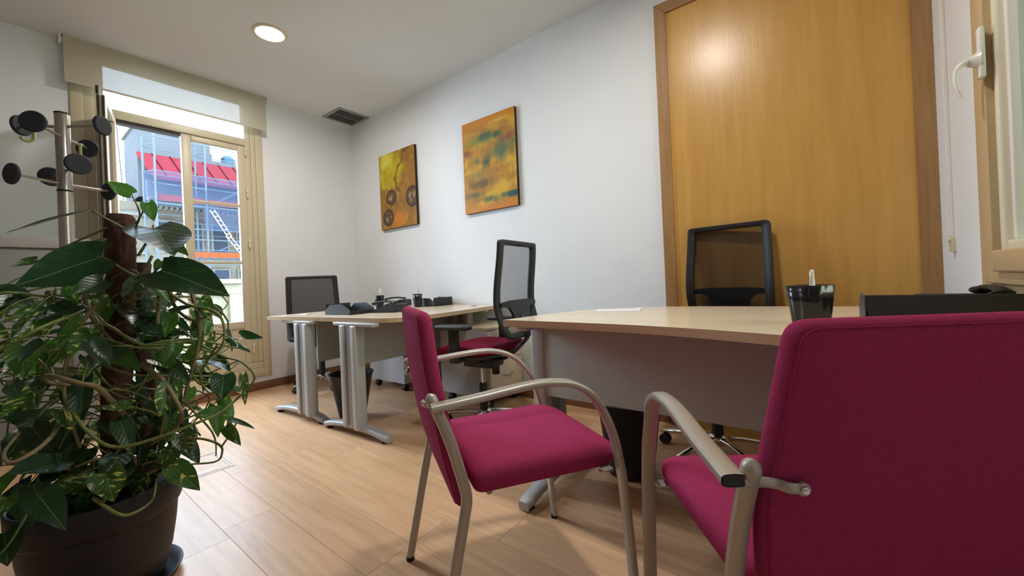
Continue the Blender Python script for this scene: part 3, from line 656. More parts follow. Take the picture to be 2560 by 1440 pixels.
# ------------------------------------------------------------------ waste bins
def bin_(label, x, y, rt_, rb_, h):
    t = thing('waste_bin', label, 'bin', (x, y, 0), 0, 'black waste bins')
    G().lathe([(.0, .004), (rb_-.004, .0), (rb_, .003), (rt_-.004, h-.012), (rt_+.003, h-.008), (rt_+.003, h), (rt_-.004, h), (rb_-.003, .008), (.0, .008)], n=40, caps=False).obj('bin_body', m_blackp, t)
    return t
bin_('black waste bin between the silver legs of the far desks', -2.665, 1.535, .150, .088, .325)
bin_('black waste bin under the large desk by the guest armchairs', -.715, 1.815, .150, .105, .345)

# ------------------------------------------------------------------ things on the desks
def pen_cup(label, loc, rz, k=1.0, pens=2, seed=1):
    t = thing('pen_cup', label, 'pen cup', loc, rz, 'black pen cups on the desks')
    rg = []
    def ring(s_, z, tw): 
        o = []
        for i in range(48):
            a = 2*PI*i/48; r_ = .047*s_*(1+.10*math.cos(4*a+.6)-.20*math.exp(-((a-4.45)/.22)**2)-.20*math.exp(-((a-1.3)/.22)**2))
            o.append((r_*math.cos(a+tw), r_*math.sin(a+tw), z*(.80 if k > 1 else 1)))
        return o
    for s_, z in ((.02, .0), (.74, .0), (.78, .004), (.9, .06), (1.0, .104), (.94, .105), (.84, .06), (.72, .008), (.02, .008)): rg.append(ring(s_*k, z*k*1.15, .5*z))
    G().rings(rg, caps=False).obj('cup', m_blackg, t)
    return t
def pen(label, loc, tilt, rz, L=.135, big=1):
    t = thing('ballpoint_pen', label, 'pen', loc, rz, 'clear ballpoint pens in the cups')
    t.rotation_euler = (tilt, 0, rz)
    G().lathe([(.0015, 0), (.0042*big, .006), (.0045*big, L*.8), (.0045*big, L)], n=10).obj('barrel', m_pen, t)
    G().lathe([(.0048*big, 0), (.0050*big, .018), (.003*big, .024)], (0, 0, L-.006), n=10).box((.004, -.0015, L-.022), (.008, .0015, L+.012)).obj('pen_tip', m_white, t)
for lb, x, y, z, k, nm in (('black pen cup on the far desk half nearer the balcony, behind the telephone', -3.06, 2.06, .742, .95, 'nearest far-desk'),
                           ('black pen cup against the back wall beside the telephone', -2.755, 2.235, .742, .95, 'back-wall'),
                           ('glossy black pen cup on the large desk before the wood panel', -.003, 1.442, .772, 1.16, 'large-desk')):
    pen_cup(lb, (x, y, z), .3, k)
    pen('clear pen leaning left in the %s pen cup' % nm, (x-.004, y+.004, z+.012*k), R(5), R(60), .15 if k < 1 else .126)
    pen('clear pen leaning right in the %s pen cup' % nm, (x+.012, y+.004, z+.012*k), R(-5), R(40), .142 if k < 1 else .120)
def tray(label, loc, rz, w=.30, d=.24, h=.075, side=m_slate):
    slate = side; t = thing('desk_tray', label, 'letter tray', loc, rz, 'black desk trays')
    G().box((-w/2, -d/2, .0), (w/2, d/2, .006), bev=.002).obj('tray_base', m_blackp, t)
    for s in (-1, 1):
        po = [(-d/2, 0), (d/2, 0), (d/2, h*.45), (d*.28, h*.95), (-d*.18, h), (-d/2, h*.5)]
        g = G().prism(po, 0, .005); x0 = s*w/2-(.005 if s > 0 else 0); g.v = [(x0+z_, x_, y_) for x_, y_, z_ in g.v]; g.obj('side_panel', side, t)
    G().box((-w/2, d/2-.006, 0), (w/2, d/2, h), bev=.002).obj('back_panel', m_blackp, t)
    G().box((-w/2, -d/2, 0), (w/2, -d/2+.005, h*.35), bev=.002).obj('front_lip', m_blackp, t)
    return t
tray('slate grey letter tray at the near edge of the far desks', (-2.76, 1.60, .742), R(98), .22, .27, .078)
tray('black letter tray lying at the back wall end of the far desks', (-2.745, 2.41, .742), R(-90), .22, .26, .075)
tray('long black letter tray on the large desk behind the front armchair', (.285, 1.575, .772), PI, .33, .17, .078)
def phone(label, loc, rz):
    t = thing('desk_telephone', label, 'telephone', loc, rz, 'black desk telephones')
    po = [(-.10, 0), (.10, 0), (.10, .018), (-.06, .062), (-.10, .055)]
    g = G().prism(round_poly(po, .006), -.09, .09); g.v = [(z_, x_, y_) for x_, y_, z_ in g.v]; g.obj('phone_base', m_blackp, t)
    pth = smooth_path([(-.062, -.10, .066), (-.062, -.085, .072), (-.062, -.04, .080), (-.062, .03, .082), (-.062, .075, .076), (-.062, .095, .070)], 4)
    n_ = len(pth)-1
    hs = G().tube([(-p.y*0-.058, p.y*-1, p.z) for p in pth], .021, 12, side=(1, 0, 0), rb=.011, taper=[.7+.5*abs(2*i/n_-1)**3 for i in range(n_+1)]); hs.obj('handset', m_blackp, t)
    kp = G()
    for i in range(3):
        for j in range(4):
            y_ = .065-j*.024; z_ = .018+(.10-(y_))*0; z_ = .018+(.10-y_)*.044/.16; kp.box((.005+i*.022, y_-.007, z_), (.021+i*.022, y_+.007, z_+.004))
    stuff(kp.obj('keypad', m_slate, t))
    return t
phone('black telephone beside the slate tray on the near corner of the far desks', (-2.535, 1.795, .742), R(105))
phone('black telephone with a raised handset against the back wall', (-3.20, 2.36, .742), R(120))
phone('black telephone behind the long tray, beside the right window', (.365, 1.78, .772), R(180))
def paper(label, loc, rz, w, h_):
    t = G(); vs = []; fs = []
    for j in range(5):
        for i in range(7): vs.append((-w/2+w*i/6, -h_/2+h_*j/4, .0008+.006*(max(0, i-3)/3)**2*(j/4)))
    for j in range(4):
        for i in range(6): a = j*7+i; fs.append((a, a+1, a+8, a+7))
    t.add(vs, fs, 0, True); t.add([(v[0], v[1], v[2]-.0007) for v in vs], [f[::-1] for f in fs], 0, True)
    o = t.obj('paper_sheet', m_paper); o.location = loc; o.rotation_euler = (0, 0, rz); tag(o, label, 'paper', 'paper sheets on the desks')
paper('white paper sheet with a curled edge on the large desk', (-.74, 1.80, .772), R(15), .21, .148)
paper('small white paper on the far desks near their balcony corner', (-3.17, 1.46, .742), R(8), .10, .07)
paper('small white paper at the back wall end of the far desks', (-2.25, 2.36, .742), R(-20), .12, .09)

# ------------------------------------------------------------------ grey cabinet, floor box
t = thing('storage_cabinet', 'long grey storage cabinet against the left wall behind the coat stand', 'cabinet', (-4.0, -.42, 0))
G().box((-.195, -.80, .0), (.20, .80, 1.265), bev=.003).obj('body', m_cab, t)
G().box((-.20, -.805, 1.265), (.225, .805, 1.33), bev=.004).obj('cabinet_top', m_cabl, t)
for y0 in (-.795, .002): 
    dd = G().box((.201, y0, .06), (.216, y0+.792, 1.255), bev=.002).obj('sliding_door', m_cab, t)
    G().box((.216, y0+.70, .6), (.221, y0+.72, .75), bev=.002).obj('handle', m_steel, dd)
t = thing('floor_box', 'thin metal frame of a floor socket box set in the laminate', 'floor box', (-2.68, .63, 0))
g = G(); a, b = .158, .132
for k, w in ((0, .005), (.018, .003)):
    x, y = a-k, b-k
    g.box((-x, -y, 0), (x, -y+w, .0022)).box((-x, y-w, 0), (x, y, .0022)).box((-x, -y+w, 0), (-x+w, y-w, .0022)).box((x-w, -y+w, 0), (x, y-w, .0022))
g.obj('frame', m_steel, t)
G().box((-.134, -.108, 0), (.134, .108, .0012)).obj('lid', m_plank, t)
G().box((.10, -.06, .0012), (.112, .06, .0026)).box((.118, -.06, .0012), (.124, .06, .0026)).obj('cable_flap', m_steel, t)

# ------------------------------------------------------------------ coat stand
px_, py_ = -2.563, .190
t = thing('coat_stand', 'steel coat stand with round dark caps behind the potted plant', 'coat stand', (px_, py_, 0))
G().lathe([(.0, 0), (.20, 0), (.205, .006), (.203, .016), (.19, .022), (.05, .030), (.0, .030)], n=48, caps=False).obj('base', m_blackp, t)
G().lathe([(.024, .028), (.024, 1.405)], n=28).obj('pole', m_steel, t)
G().lathe([(.0243, 1.405), (.0243, 1.412)], n=28).obj('joint_ring', m_rubber, t)
G().lathe([(.0235, 1.412), (.0235, 1.742), (.022, 1.7445), (0, 1.7445)], n=28, caps=False).obj('pole', m_steel, t)
G().lathe([(.0242, 1.744), (.0242, 1.749), (.0, 1.750)], n=28, caps=False).obj('end_cap', m_rubber, t)
for (a, b, z) in ((-.110, -.105, 1.690), (.133, -.084, 1.644), (.156, .027, 1.494), (.071, -.139, 1.439)):
    for s in (1, -1):
        v = Vector((a, b, 0))*s; u = v.normalized()
        base = Vector((0, 0, z)); e = base+v+Vector((0, 0, .004))
        G().tube([base+u*.02, e], .0058, 12).obj('peg', m_steel, t)
        G().disc(e+u*.005, u, .042, .013, 28).obj('peg_cap', m_knob, t)
def hook(label, loc, rz):
    o = G().tube(smooth_path([(0, 0, .012), (.010, 0, .014), (.016, 0, .004), (.016, 0, -.04), (.012, 0, -.056), (.0, 0, -.064), (-.014, 0, -.060), (-.020, 0, -.048)], 4), .0062, 10, side=(0, 1, 0), rb=.0055).obj('plastic_hook', m_hook)
    o.location = loc; o.rotation_euler = (0, 0, rz); tag(o, label, 'hook', 'lime green hooks on the coat stand')
v = Vector((-.110, -.105, 0))*.88; hook('lime green plastic hook hanging under the leftmost upper caps of the coat stand', (px_+v.x, py_+v.y, 1.690), R(100))
v = Vector((-.133, .084, 0))*.80; hook('lime green plastic hook hanging on the right peg of the coat stand', (px_+v.x, py_+v.y, 1.638), R(-30))

# ------------------------------------------------------------------ potted plant
# hero leaves: (petiole joint, tip, width, share of "up" in the facing direction, tone); coordinates in metres
LEAVES= [((-1.644, 0.256, 1.252), (-1.66, 0.206, 1.286), 0.044, 0.3, 1), ((-1.633, 0.29, 1.228), (-1.592, 0.296, 1.168), 0.039, 0.1, 1), ((-1.673, 0.31, 1.162), (-1.416, 0.304, 1.072), 0.157, 0.55, 0), ((-1.743, 0.181, 1.209), (-1.714, 0.014, 1.14), 0.06, 1, 0), ((-1.653, 0.187, 1.06), (-1.71, 0.018, 0.983), 0.125, 0.35, 0), ((-1.518, 0.29, 1.015), (-1.262, 0.372, 0.947), 0.129, 0.3, 0), ((-1.555, 0.324, 1.1), (-1.451, 0.34, 1.058), 0.035, 0.3, 1), ((-1.708, 0.208, 1.106), (-1.689, 0.159, 1.083), 0.035, 0.3, 2), ((-1.801, 0.074, 1.059), (-1.782, 0.026, 1.038), 0.03, 0.5, 2), ((-1.714, 0.141, 0.922), (-1.658, 0.057, 0.89), 0.057, 0.5, 0), ((-1.632, 0.266, 0.989), (-1.565, 0.216, 0.942), 0.047, 0.3, 1), ((-1.488, 0.376, 0.927), (-1.408, 0.374, 0.863), 0.05, 0.2, 2), ((-1.579, 0.306, 1.043), (-1.569, 0.288, 1.01), 0.025, 0.2, 1), ((-1.318, 0.379, 0.706), (-1.303, 0.366, 0.64), 0.06, 0.05, 0), ((-1.275, 0.412, 0.703), (-1.251, 0.406, 0.623), 0.023, 0.1, 2), ((-1.307, 0.363, 0.611), (-1.313, 0.308, 0.613), 0.034, 0.3, 1), ((-1.254, 0.366, 0.599), (-1.163, 0.397, 0.587), 0.02, 0.8, 0), ((-1.26, 0.361, 0.578), (-1.206, 0.377, 0.535), 0.031, 0.1, 1), ((-1.353, 0.29, 0.566), (-1.315, 0.294, 0.517), 0.05, 0.05, 2), ((-1.393, 0.26, 0.521), (-1.337, 0.278, 0.477), 0.041, 0.1, 2), ((-1.31, 0.26, 0.5), (-1.221, 0.29, 0.454), 0.054, 0.15, 2), ((-1.376, 0.147, 0.515), (-1.29, 0.15, 0.473), 0.066, 0.2, 2), ((-1.487, 0.188, 0.517), (-1.38, 0.144, 0.507), 0.062, 0.4, 0), ((-1.545, 0.206, 0.799), (-1.5, 0.141, 0.752), 0.047, 0.4, 0), ((-1.76, 0.043, 0.79), (-1.646, 0.004, 0.759), 0.037, 0.4, 2), ((-1.659, -0.005, 0.351), (-1.571, -0.001, 0.302), 0.061, 0.1, 0), ((-1.565, 0.003, 0.467), (-1.502, -0.012, 0.446), 0.041, 0.2, 1), ((-1.481, 0.28, 0.752), (-1.335, 0.304, 0.712), 0.048, 0.2, 0), ((-1.46, 0.334, 0.744), (-1.42, 0.364, 0.818), 0.031, 0.2, 1), ((-1.605, 0.186, 0.988), (-1.574, 0.121, 0.951), 0.058, 0.4, 0), ((-1.761, 0.042, 0.952), (-1.663, -0.009, 0.923), 0.075, 0.4, 1), ((-1.704, 0.085, 0.904), (-1.625, 0.02, 0.839), 0.075, 0.3, 2), ((-1.608, 0.158, 0.842), (-1.543, 0.108, 0.8), 0.056, 0.3, 2), ((-1.462, 0.082, 0.548), (-1.398, 0.004, 0.568), 0.072, 0.5, 0), ((-1.431, 0.042, 0.498), (-1.26, 0.072, 0.467), 0.061, 0.3, 0), ((-1.511, 0.107, 0.619), (-1.48, 0.068, 0.676), 0.043, 0.5, 2), ((-1.415, 0.205, 0.657), (-1.424, 0.148, 0.662), 0.035, 0.5, 2), ((-1.37, 0.277, 0.698), (-1.332, 0.243, 0.629), 0.055, 0.2, 2), ((-1.377, 0.36, 0.741), (-1.249, 0.369, 0.74), 0.029, 0.9, 0), ((-1.413, 0.181, 0.623), (-1.322, 0.188, 0.56), 0.043, 0.2, 0), ((-1.502, 0.302, 0.887), (-1.408, 0.336, 0.908), 0.03, 0.4, 0), ((-1.422, 0.3, 0.799), (-1.385, 0.266, 0.753), 0.042, 0.2, 1), ((-1.651, 0.063, 0.714), (-1.606, 0.01, 0.692), 0.054, 0.4, 0), ((-1.577, 0.032, 0.61), (-1.52, -0.0, 0.566), 0.051, 0.3, 0)]
VINES= [([(-1.502, 0.24, 0.744), (-1.404, 0.264, 0.708), (-1.337, 0.277, 0.66), (-1.313, 0.283, 0.618), (-1.374, 0.274, 0.575), (-1.486, 0.252, 0.521)], 0.0065), ([(-1.528, 0.22, 0.58), (-1.451, 0.153, 0.702), (-1.446, 0.118, 0.728), (-1.509, 0.071, 0.751), (-1.557, 0.072, 0.728), (-1.538, 0.112, 0.711)], 0.007), ([(-1.521, 0.099, 0.675), (-1.405, 0.125, 0.613), (-1.324, 0.161, 0.581), (-1.267, 0.23, 0.594), (-1.243, 0.311, 0.614), (-1.268, 0.354, 0.617), (-1.284, 0.405, 0.645), (-1.273, 0.439, 0.689), (-1.3, 0.418, 0.736), (-1.376, 0.398, 0.749), (-1.468, 0.366, 0.786), (-1.54, 0.336, 0.835)], 0.0042), ([(-1.565, 0.317, 0.946), (-1.493, 0.347, 0.905), (-1.411, 0.383, 0.886), (-1.364, 0.394, 0.857), (-1.339, 0.389, 0.801), (-1.365, 0.368, 0.759), (-1.426, 0.335, 0.747)], 0.0045), ([(-1.367, 0.28, 0.548), (-1.315, 0.319, 0.549), (-1.277, 0.348, 0.532), (-1.269, 0.354, 0.51), (-1.288, 0.34, 0.484), (-1.338, 0.264, 0.492), (-1.368, 0.241, 0.467)], 0.0035), ([(-1.355, 0.125, 0.467), (-1.258, 0.149, 0.452), (-1.258, 0.174, 0.438), (-1.328, 0.221, 0.426), (-1.371, 0.239, 0.462)], 0.004), ([(-1.548, 0.104, 0.644), (-1.483, 0.066, 0.598), (-1.45, 0.028, 0.577), (-1.447, 0.005, 0.577), (-1.485, 0.001, 0.593), (-1.536, 0.025, 0.62)], 0.006), ([(-1.686, 0.274, 1.128), (-1.712, 0.229, 1.165), (-1.746, 0.179, 1.209)], 0.004), ([(-1.744, 0.243, 1.176), (-1.803, 0.16, 1.12), (-1.838, 0.109, 1.084), (-1.83, 0.089, 1.061)], 0.004), ([(-1.667, 0.302, 1.064), (-1.664, 0.267, 1.0), (-1.679, 0.205, 1.05), (-1.659, 0.182, 1.06)], 0.0045), ([(-1.72, 0.261, 1.13), (-1.652, 0.275, 1.187), (-1.644, 0.256, 1.252)], 0.003), ([(-1.704, 0.274, 1.168), (-1.66, 0.281, 1.195), (-1.633, 0.29, 1.228)], 0.003), ([(-1.702, 0.275, 1.066), (-1.702, 0.3, 1.118), (-1.699, 0.315, 1.168)], 0.0045), ([(-1.667, 0.289, 0.962), (-1.602, 0.288, 0.997), (-1.518, 0.29, 1.02)], 0.0045), ([(-1.44, 0.312, 0.635), (-1.326, 0.349, 0.554), (-1.283, 0.344, 0.5)], 0.003), ([(-1.269, 0.354, 0.526), (-1.237, 0.378, 0.584), (-1.254, 0.366, 0.599)], 0.0025), ([(-1.227, 0.374, 0.555), (-1.25, 0.369, 0.584), (-1.26, 0.361, 0.578)], 0.0025), ([(-1.762, 0.041, 0.79), (-1.696, 0.067, 0.768), (-1.663, 0.092, 0.705), (-1.612, 0.13, 0.647)], 0.005), ([(-1.577, 0.332, 1.058), (-1.56, 0.321, 0.958), (-1.535, 0.327, 0.897), (-1.485, 0.353, 0.859), (-1.434, 0.379, 0.869)], 0.006), ([(-1.766, 0.164, 1.068), (-1.692, 0.157, 0.921), (-1.619, 0.175, 0.851), (-1.584, 0.202, 0.804)], 0.0065), ([(-1.528, 0.032, 0.426), (-1.479, 0.006, 0.39), (-1.468, -0.011, 0.372)], 0.003), ([(-1.515, 0.355, 0.98), (-1.442, 0.36, 0.823), (-1.45, 0.329, 0.676), (-1.457, 0.299, 0.545)], 0.006), ([(-1.636, 0.313, 0.986), (-1.594, 0.295, 0.825), (-1.522, 0.299, 0.686), (-1.494, 0.271, 0.524)], 0.006), ([(-1.626, 0.17, 0.92), (-1.624, 0.122, 0.824), (-1.6, 0.102, 0.689), (-1.527, 0.12, 0.549)], 0.006), ([(-1.353, 0.378, 0.791), (-1.397, 0.345, 0.702), (-1.347, 0.358, 0.654), (-1.318, 0.379, 0.706)], 0.003)]
plant = thing('potted_pothos', 'tall variegated climbing plant on a coir pole in a black pot', 'plant', (-1.82, .186, 0))
PL = Vector((-1.82, .186, 0))
G().lathe([(.0, .0), (.165, .0), (.178, .006), (.190, .030), (.186, .032), (.172, .010), (.0, .008)], n=56, caps=False).obj('saucer', m_pot, plant)
G().lathe([(.0, .010), (.135, .010), (.148, .03), (.166, .10), (.178, .18), (.184, .245), (.184, .25), (.192, .253), (.195, .262), (.197, .338), (.194, .342), (.186, .340), (.182, .30), (.17, .15), (.0, .14)], n=64, caps=False).obj('pot', m_pot, plant)
random.seed(11)
rg = []
for r_, h_ in ((.0, .315), (.06, .318), (.12, .312), (.17, .304), (.183, .30)):
    rg.append([(r_*math.cos(2*PI*j/40), r_*math.sin(2*PI*j/40), h_+.006*noise.noise((r_*30*math.cos(2*PI*j/40), r_*30*math.sin(2*PI*j/40), 1))) for j in range(40)])
G().rings(rg, caps=False).obj('soil', m_soil, plant)
# two stacked coir poles, rough and a little crooked
def rough_pole(p0, p1, r, name, seed):
    g = G(); rg = []; P0, P1 = Vector(p0), Vector(p1); n_ = 90
    for i in range(n_+1):
        t_ = i/n_; c = P0.lerp(P1, t_)+Vector((.004*math.sin(t_*9+seed), .004*math.cos(t_*7+seed), 0)); rr_ = r*(1 if i < n_ else .8)*(1+.12*noise.noise((i*.9, seed, 3)))
        rg.append([c+Vector((math.cos(2*PI*j/40)*rr_*(1+.16*noise.noise((j*.7, i*.35, seed))), math.sin(2*PI*j/40)*rr_*(1+.16*noise.noise((j*.7, i*.35, seed))), .006*noise.noise((j, i, seed)))) for j in range(40)])
    g.rings(rg); return g.obj(name, m_coir, plant)
rough_pole((.0, .035, .30), (.045, .062, 1.205), .036, 'coir_pole', 1)
rough_pole((.015, .105, .30), (.03, .112, 1.05), .024, 'coir_pole', 4)
LEAF_KIND = ['leaf']
def leaf_mesh(L_, w, droop, fold, curl, nu=8, nv=6):
    """heart-shaped blade from the joint (u=0) to the tip (u=1)"""
    vs = []; uv = []; fs = []
    for i in range(nu+1):
        u = i/nu
        wid = (math.sin(PI*min(1, (u*.93+.07))**.62))**.9 if u < 1 else 0
        wid *= 1.0 if u > .12 else 1.0
        for j in range(nv+1):
            v = -1+2*j/nv; lob = -.13*abs(v)**1.3*max(0, 1-u*2.2) if abs(v) > 0 else 0
            x = L_*(u+lob*1.0); y = w*.5*v*wid
            z = -droop*L_*u*u-fold*w*(1-abs(v))*.25*wid+curl*w*.10*math.sin(u*7+v*2)+fold*w*.06*v*v
            vs.append((x, y, z)); uv.append((u, .5+.5*v*max(wid, .05)))
    for i in range(nu):
        for j in range(nv): a = i*(nv+1)+j; fs.append((a, a+1, a+nv+2, a+nv+1))
    me = bpy.data.meshes.new('leaf'); me.from_pydata(vs, [], fs)
    ul = me.uv_layers.new(name='UVMap')
    for lp in me.loops: ul.data[lp.index].uv = uv[lp.vertex_index]
    me.polygons.foreach_set('use_smooth', [True]*len(fs)); return me
def place_leaf(me, base, axis, nrm, scale=(1, 1, 1)):
    o = bpy.data.objects.new('leaf', me); C.objects.link(o); o.parent = plant
    a = Vector(axis).normalized(); nn = Vector(nrm); nn = (nn-a*nn.dot(a)).normalized(); b = nn.cross(a)
    M_ = Matrix((a*scale[0], b*scale[1], nn*scale[2])).transposed().to_4x4(); M_.translation = Vector(base)-PL
    o.matrix_local = M_; return o
for b_, t_, w_, upw, tone in LEAVES:
    B, T = Vector(b_), Vector(t_); ax = T-B
    view = (CAM-B).normalized(); hint = Vector((0, 0, 1))*upw+view*(1-upw)
    if upw >= .95: hint = Vector((0, 0, 1))+view*.10
    big = ax.length > .11; me = leaf_mesh(ax.length, w_, .10, .3 if big else .6, .2, 14, 10); me.materials.append(m_leaf[tone]); place_leaf(me, B, ax, hint)
shared = []
for k in range(12):
    me = leaf_mesh(.085, random.uniform(.046, .066), random.uniform(.1, .4), random.uniform(.4, 1.1), random.uniform(-.5, 1), 6, 4)
    me.materials.append(m_leaf[[0, 1, 2, 0, 1, 2, 0, 1, 2, 0, 2, 0][k]]); shared.append(me)
stem_n = 0
def stem(pts, r, mt, k=5, n_=7):
    P_ = smooth_path([Vector(p)-PL for p in pts], k); return G().tube(P_, r, n_, taper=[1-.45*i/(len(P_)-1) for i in range(len(P_))]).obj('stem', mt, plant)
for i, (pts, r) in enumerate(VINES): stem(pts, r, m_vineb if r > .0055 else m_vine)
AX = Vector((-1.80, .20, 0))
def shell(z):
    q = (z-.33)/.75; return .08+.27*max(0, math.sin(PI*min(1, max(0, (1-q))**.8)))**.8 if q < 1 else .08
# looping runners that leave the pole, hang outwards and come back
for i in range(54):
    a0 = random.uniform(0, 2*PI); z = random.uniform(.40, 1.0); pts = []
    nseg = random.randint(5, 8); da = random.choice((-1, 1))*random.uniform(.2, .45)
    for s_ in range(nseg):
        q = s_/(nseg-1); rad = .03+shell(z)*math.sin(PI*min(1, q*.8+.05))*random.uniform(.75, 1.05)
        pts.append(AX+Vector((math.cos(a0)*rad, math.sin(a0)*rad, z))); a0 += da; z = max(.37, z+random.uniform(-.13, .06))
    stem(pts, random.uniform(.0022, .005), random.choice((m_vine, m_vine, m_vineb)), 4, 6)
for i in range(250):
    z = .36+.62*random.random()**1.15; a_ = random.uniform(0, 2*PI); rad = shell(z)*random.uniform(.35, 1.12)
    if z > .92: rad *= .75
    d_ = Vector((math.cos(a_), math.sin(a_), 0)); B = AX+d_*rad+Vector((0, 0, z))
    ax = (d_*random.uniform(.2, 1)+Vector((random.uniform(-.6, .6), random.uniform(-.6, .6), random.uniform(-1.2, .15))))
    nrm = Vector((0, 0, 1))*random.uniform(.3, 1)+d_*random.uniform(.2, 1)+Vector((random.uniform(-.3, .3), random.uniform(-.3, .3), 0))
    s_ = random.uniform(.7, 1.25)*(1.2 if a_ > PI and z < .7 else 1); place_leaf(random.choice(shared), B, ax, nrm, (s_, s_*random.uniform(.8, 1.15), s_))
    if i % 3 == 0:
        stem([AX+d_*(rad*.25)+Vector((0, 0, z+.02)), AX+d_*(rad*.7)+Vector((0, 0, z+.045)), B], .0022, m_vine, 4, 5)

# ------------------------------------------------------------------ outside: terrace, parapet, building site
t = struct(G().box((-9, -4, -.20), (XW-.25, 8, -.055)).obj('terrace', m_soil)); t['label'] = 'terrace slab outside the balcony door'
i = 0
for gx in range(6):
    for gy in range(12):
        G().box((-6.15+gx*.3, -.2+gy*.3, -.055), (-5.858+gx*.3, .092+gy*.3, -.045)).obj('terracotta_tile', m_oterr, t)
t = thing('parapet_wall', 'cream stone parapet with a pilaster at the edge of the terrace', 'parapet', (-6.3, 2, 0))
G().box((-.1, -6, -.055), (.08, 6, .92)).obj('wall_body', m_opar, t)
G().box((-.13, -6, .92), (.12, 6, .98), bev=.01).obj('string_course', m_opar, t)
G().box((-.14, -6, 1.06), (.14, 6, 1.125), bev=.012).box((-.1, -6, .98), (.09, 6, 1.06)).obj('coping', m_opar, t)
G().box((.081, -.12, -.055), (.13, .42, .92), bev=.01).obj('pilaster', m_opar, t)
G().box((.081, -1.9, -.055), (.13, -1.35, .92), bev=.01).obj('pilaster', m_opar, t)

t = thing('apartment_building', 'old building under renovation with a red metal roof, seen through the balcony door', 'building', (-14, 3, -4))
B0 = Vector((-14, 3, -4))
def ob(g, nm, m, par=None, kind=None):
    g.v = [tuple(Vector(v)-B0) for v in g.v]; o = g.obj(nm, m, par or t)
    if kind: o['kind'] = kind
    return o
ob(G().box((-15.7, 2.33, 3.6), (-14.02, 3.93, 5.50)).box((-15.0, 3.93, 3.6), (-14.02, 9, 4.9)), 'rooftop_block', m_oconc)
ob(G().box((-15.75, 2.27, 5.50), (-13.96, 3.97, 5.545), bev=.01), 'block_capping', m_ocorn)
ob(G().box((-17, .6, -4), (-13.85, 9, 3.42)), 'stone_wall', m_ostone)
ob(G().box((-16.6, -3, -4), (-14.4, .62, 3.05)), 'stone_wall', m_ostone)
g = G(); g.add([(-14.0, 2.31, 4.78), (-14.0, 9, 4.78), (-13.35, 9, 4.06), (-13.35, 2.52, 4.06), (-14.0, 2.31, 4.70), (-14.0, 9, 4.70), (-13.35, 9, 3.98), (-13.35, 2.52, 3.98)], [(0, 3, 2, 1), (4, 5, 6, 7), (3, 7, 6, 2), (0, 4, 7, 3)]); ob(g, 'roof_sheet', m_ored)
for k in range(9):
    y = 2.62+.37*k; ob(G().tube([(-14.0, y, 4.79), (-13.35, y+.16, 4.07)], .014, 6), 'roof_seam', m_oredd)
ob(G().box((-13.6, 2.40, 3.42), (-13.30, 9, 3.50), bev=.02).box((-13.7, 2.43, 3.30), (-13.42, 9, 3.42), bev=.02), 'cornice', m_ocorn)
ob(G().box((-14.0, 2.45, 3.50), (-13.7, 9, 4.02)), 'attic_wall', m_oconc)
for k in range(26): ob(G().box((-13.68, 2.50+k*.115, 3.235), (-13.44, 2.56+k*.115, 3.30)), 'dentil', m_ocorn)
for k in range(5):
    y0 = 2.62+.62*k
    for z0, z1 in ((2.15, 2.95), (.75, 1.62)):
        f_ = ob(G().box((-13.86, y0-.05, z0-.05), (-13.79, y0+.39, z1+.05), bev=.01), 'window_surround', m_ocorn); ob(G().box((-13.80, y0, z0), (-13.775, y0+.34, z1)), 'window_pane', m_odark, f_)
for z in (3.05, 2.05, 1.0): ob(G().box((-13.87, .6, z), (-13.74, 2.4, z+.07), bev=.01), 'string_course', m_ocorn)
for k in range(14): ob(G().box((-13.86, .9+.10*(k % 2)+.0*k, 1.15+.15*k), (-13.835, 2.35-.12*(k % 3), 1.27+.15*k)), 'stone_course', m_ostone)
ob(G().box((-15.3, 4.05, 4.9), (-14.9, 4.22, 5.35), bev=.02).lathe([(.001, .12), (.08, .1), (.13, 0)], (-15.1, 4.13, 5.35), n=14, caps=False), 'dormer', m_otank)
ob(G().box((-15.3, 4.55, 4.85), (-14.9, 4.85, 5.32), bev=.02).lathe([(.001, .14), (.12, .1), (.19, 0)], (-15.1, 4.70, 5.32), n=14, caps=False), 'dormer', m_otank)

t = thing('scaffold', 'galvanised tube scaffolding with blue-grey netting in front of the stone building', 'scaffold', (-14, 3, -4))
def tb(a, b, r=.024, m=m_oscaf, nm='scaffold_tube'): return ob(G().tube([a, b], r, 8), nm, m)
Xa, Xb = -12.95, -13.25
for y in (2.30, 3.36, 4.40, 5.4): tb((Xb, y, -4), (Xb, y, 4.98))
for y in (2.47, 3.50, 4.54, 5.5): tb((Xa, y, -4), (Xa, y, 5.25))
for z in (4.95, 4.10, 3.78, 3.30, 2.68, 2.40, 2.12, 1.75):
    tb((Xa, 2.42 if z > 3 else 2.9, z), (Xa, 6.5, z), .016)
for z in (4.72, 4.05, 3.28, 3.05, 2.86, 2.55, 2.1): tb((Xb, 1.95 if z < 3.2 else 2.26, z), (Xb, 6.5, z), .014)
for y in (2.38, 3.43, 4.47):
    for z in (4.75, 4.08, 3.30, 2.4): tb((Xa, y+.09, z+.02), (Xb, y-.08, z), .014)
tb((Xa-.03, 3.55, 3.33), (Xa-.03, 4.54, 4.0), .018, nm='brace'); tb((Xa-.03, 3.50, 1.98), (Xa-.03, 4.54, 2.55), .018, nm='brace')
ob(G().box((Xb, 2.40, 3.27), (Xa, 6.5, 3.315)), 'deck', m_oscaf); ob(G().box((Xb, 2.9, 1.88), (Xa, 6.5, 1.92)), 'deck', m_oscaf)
ob(G().box((Xa-.06, 2.52, 3.36), (Xa-.035, 6.5, 3.52)), 'toe_board', m_odeck)
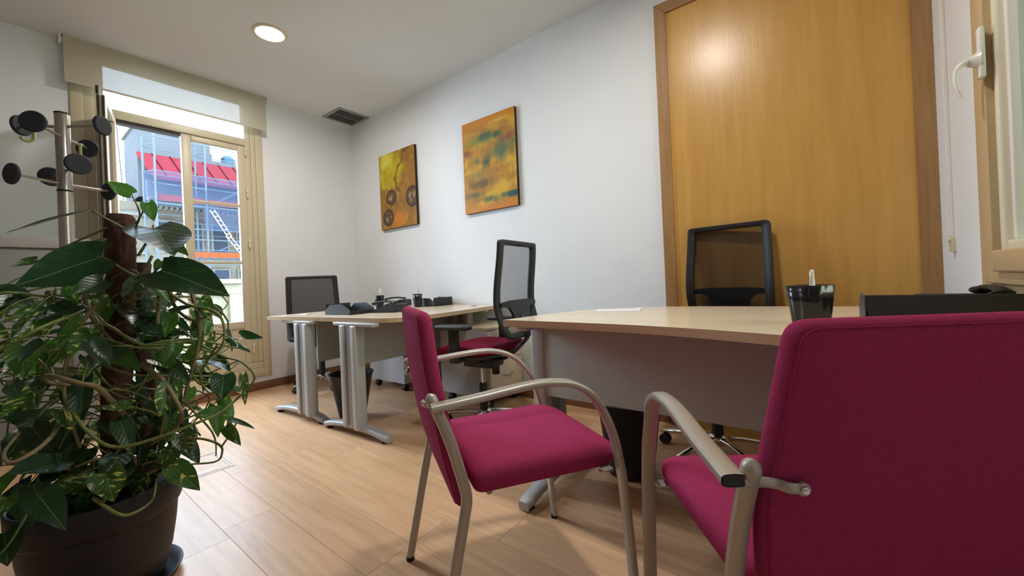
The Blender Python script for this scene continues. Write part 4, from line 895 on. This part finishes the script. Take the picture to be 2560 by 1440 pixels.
for k in range(16): ob(G().box((-12.86, 3.1+.2*k, 1.93), (-12.835, 3.295+.2*k, 2.06)).box((-12.857, 3.15+.2*k, 1.90), (-12.838, 3.24+.2*k, 1.93)), 'awning_flap', m_oawn)
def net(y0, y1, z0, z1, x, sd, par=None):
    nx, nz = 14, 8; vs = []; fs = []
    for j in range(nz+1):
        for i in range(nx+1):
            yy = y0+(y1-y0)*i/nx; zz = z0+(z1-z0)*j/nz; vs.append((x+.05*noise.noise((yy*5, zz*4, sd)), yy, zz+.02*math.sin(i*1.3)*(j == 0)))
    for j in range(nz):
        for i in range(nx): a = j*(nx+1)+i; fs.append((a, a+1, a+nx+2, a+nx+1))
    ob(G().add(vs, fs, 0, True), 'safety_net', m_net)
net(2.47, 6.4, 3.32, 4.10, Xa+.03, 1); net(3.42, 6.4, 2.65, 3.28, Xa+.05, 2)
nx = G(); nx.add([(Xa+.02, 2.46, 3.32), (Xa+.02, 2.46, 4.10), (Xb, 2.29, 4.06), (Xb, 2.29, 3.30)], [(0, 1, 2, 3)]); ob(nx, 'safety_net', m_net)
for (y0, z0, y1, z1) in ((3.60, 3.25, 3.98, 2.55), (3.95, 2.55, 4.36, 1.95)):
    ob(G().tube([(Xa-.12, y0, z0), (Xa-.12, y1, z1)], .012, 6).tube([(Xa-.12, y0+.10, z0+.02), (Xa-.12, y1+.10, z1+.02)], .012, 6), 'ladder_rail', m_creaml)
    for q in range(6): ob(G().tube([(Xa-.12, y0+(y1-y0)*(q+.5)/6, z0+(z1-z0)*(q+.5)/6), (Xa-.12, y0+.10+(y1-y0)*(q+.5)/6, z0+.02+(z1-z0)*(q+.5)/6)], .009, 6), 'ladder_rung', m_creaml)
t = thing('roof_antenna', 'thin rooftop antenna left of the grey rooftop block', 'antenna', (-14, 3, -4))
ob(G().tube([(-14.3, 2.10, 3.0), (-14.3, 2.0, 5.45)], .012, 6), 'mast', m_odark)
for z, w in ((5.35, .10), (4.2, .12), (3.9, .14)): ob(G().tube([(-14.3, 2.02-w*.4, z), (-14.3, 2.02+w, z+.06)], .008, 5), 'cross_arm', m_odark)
# courtyard outside the right window
t = sroot('courtyard', 'pale courtyard outside the right window')
G().box((2.4, -4, -1), (2.6, 6, 3.6)).obj('yard_wall', m_oyard, t)
G().box((XR+.25, -4, -1.1), (2.6, 6, -1.0)).obj('yard_floor', m_oyard, t)
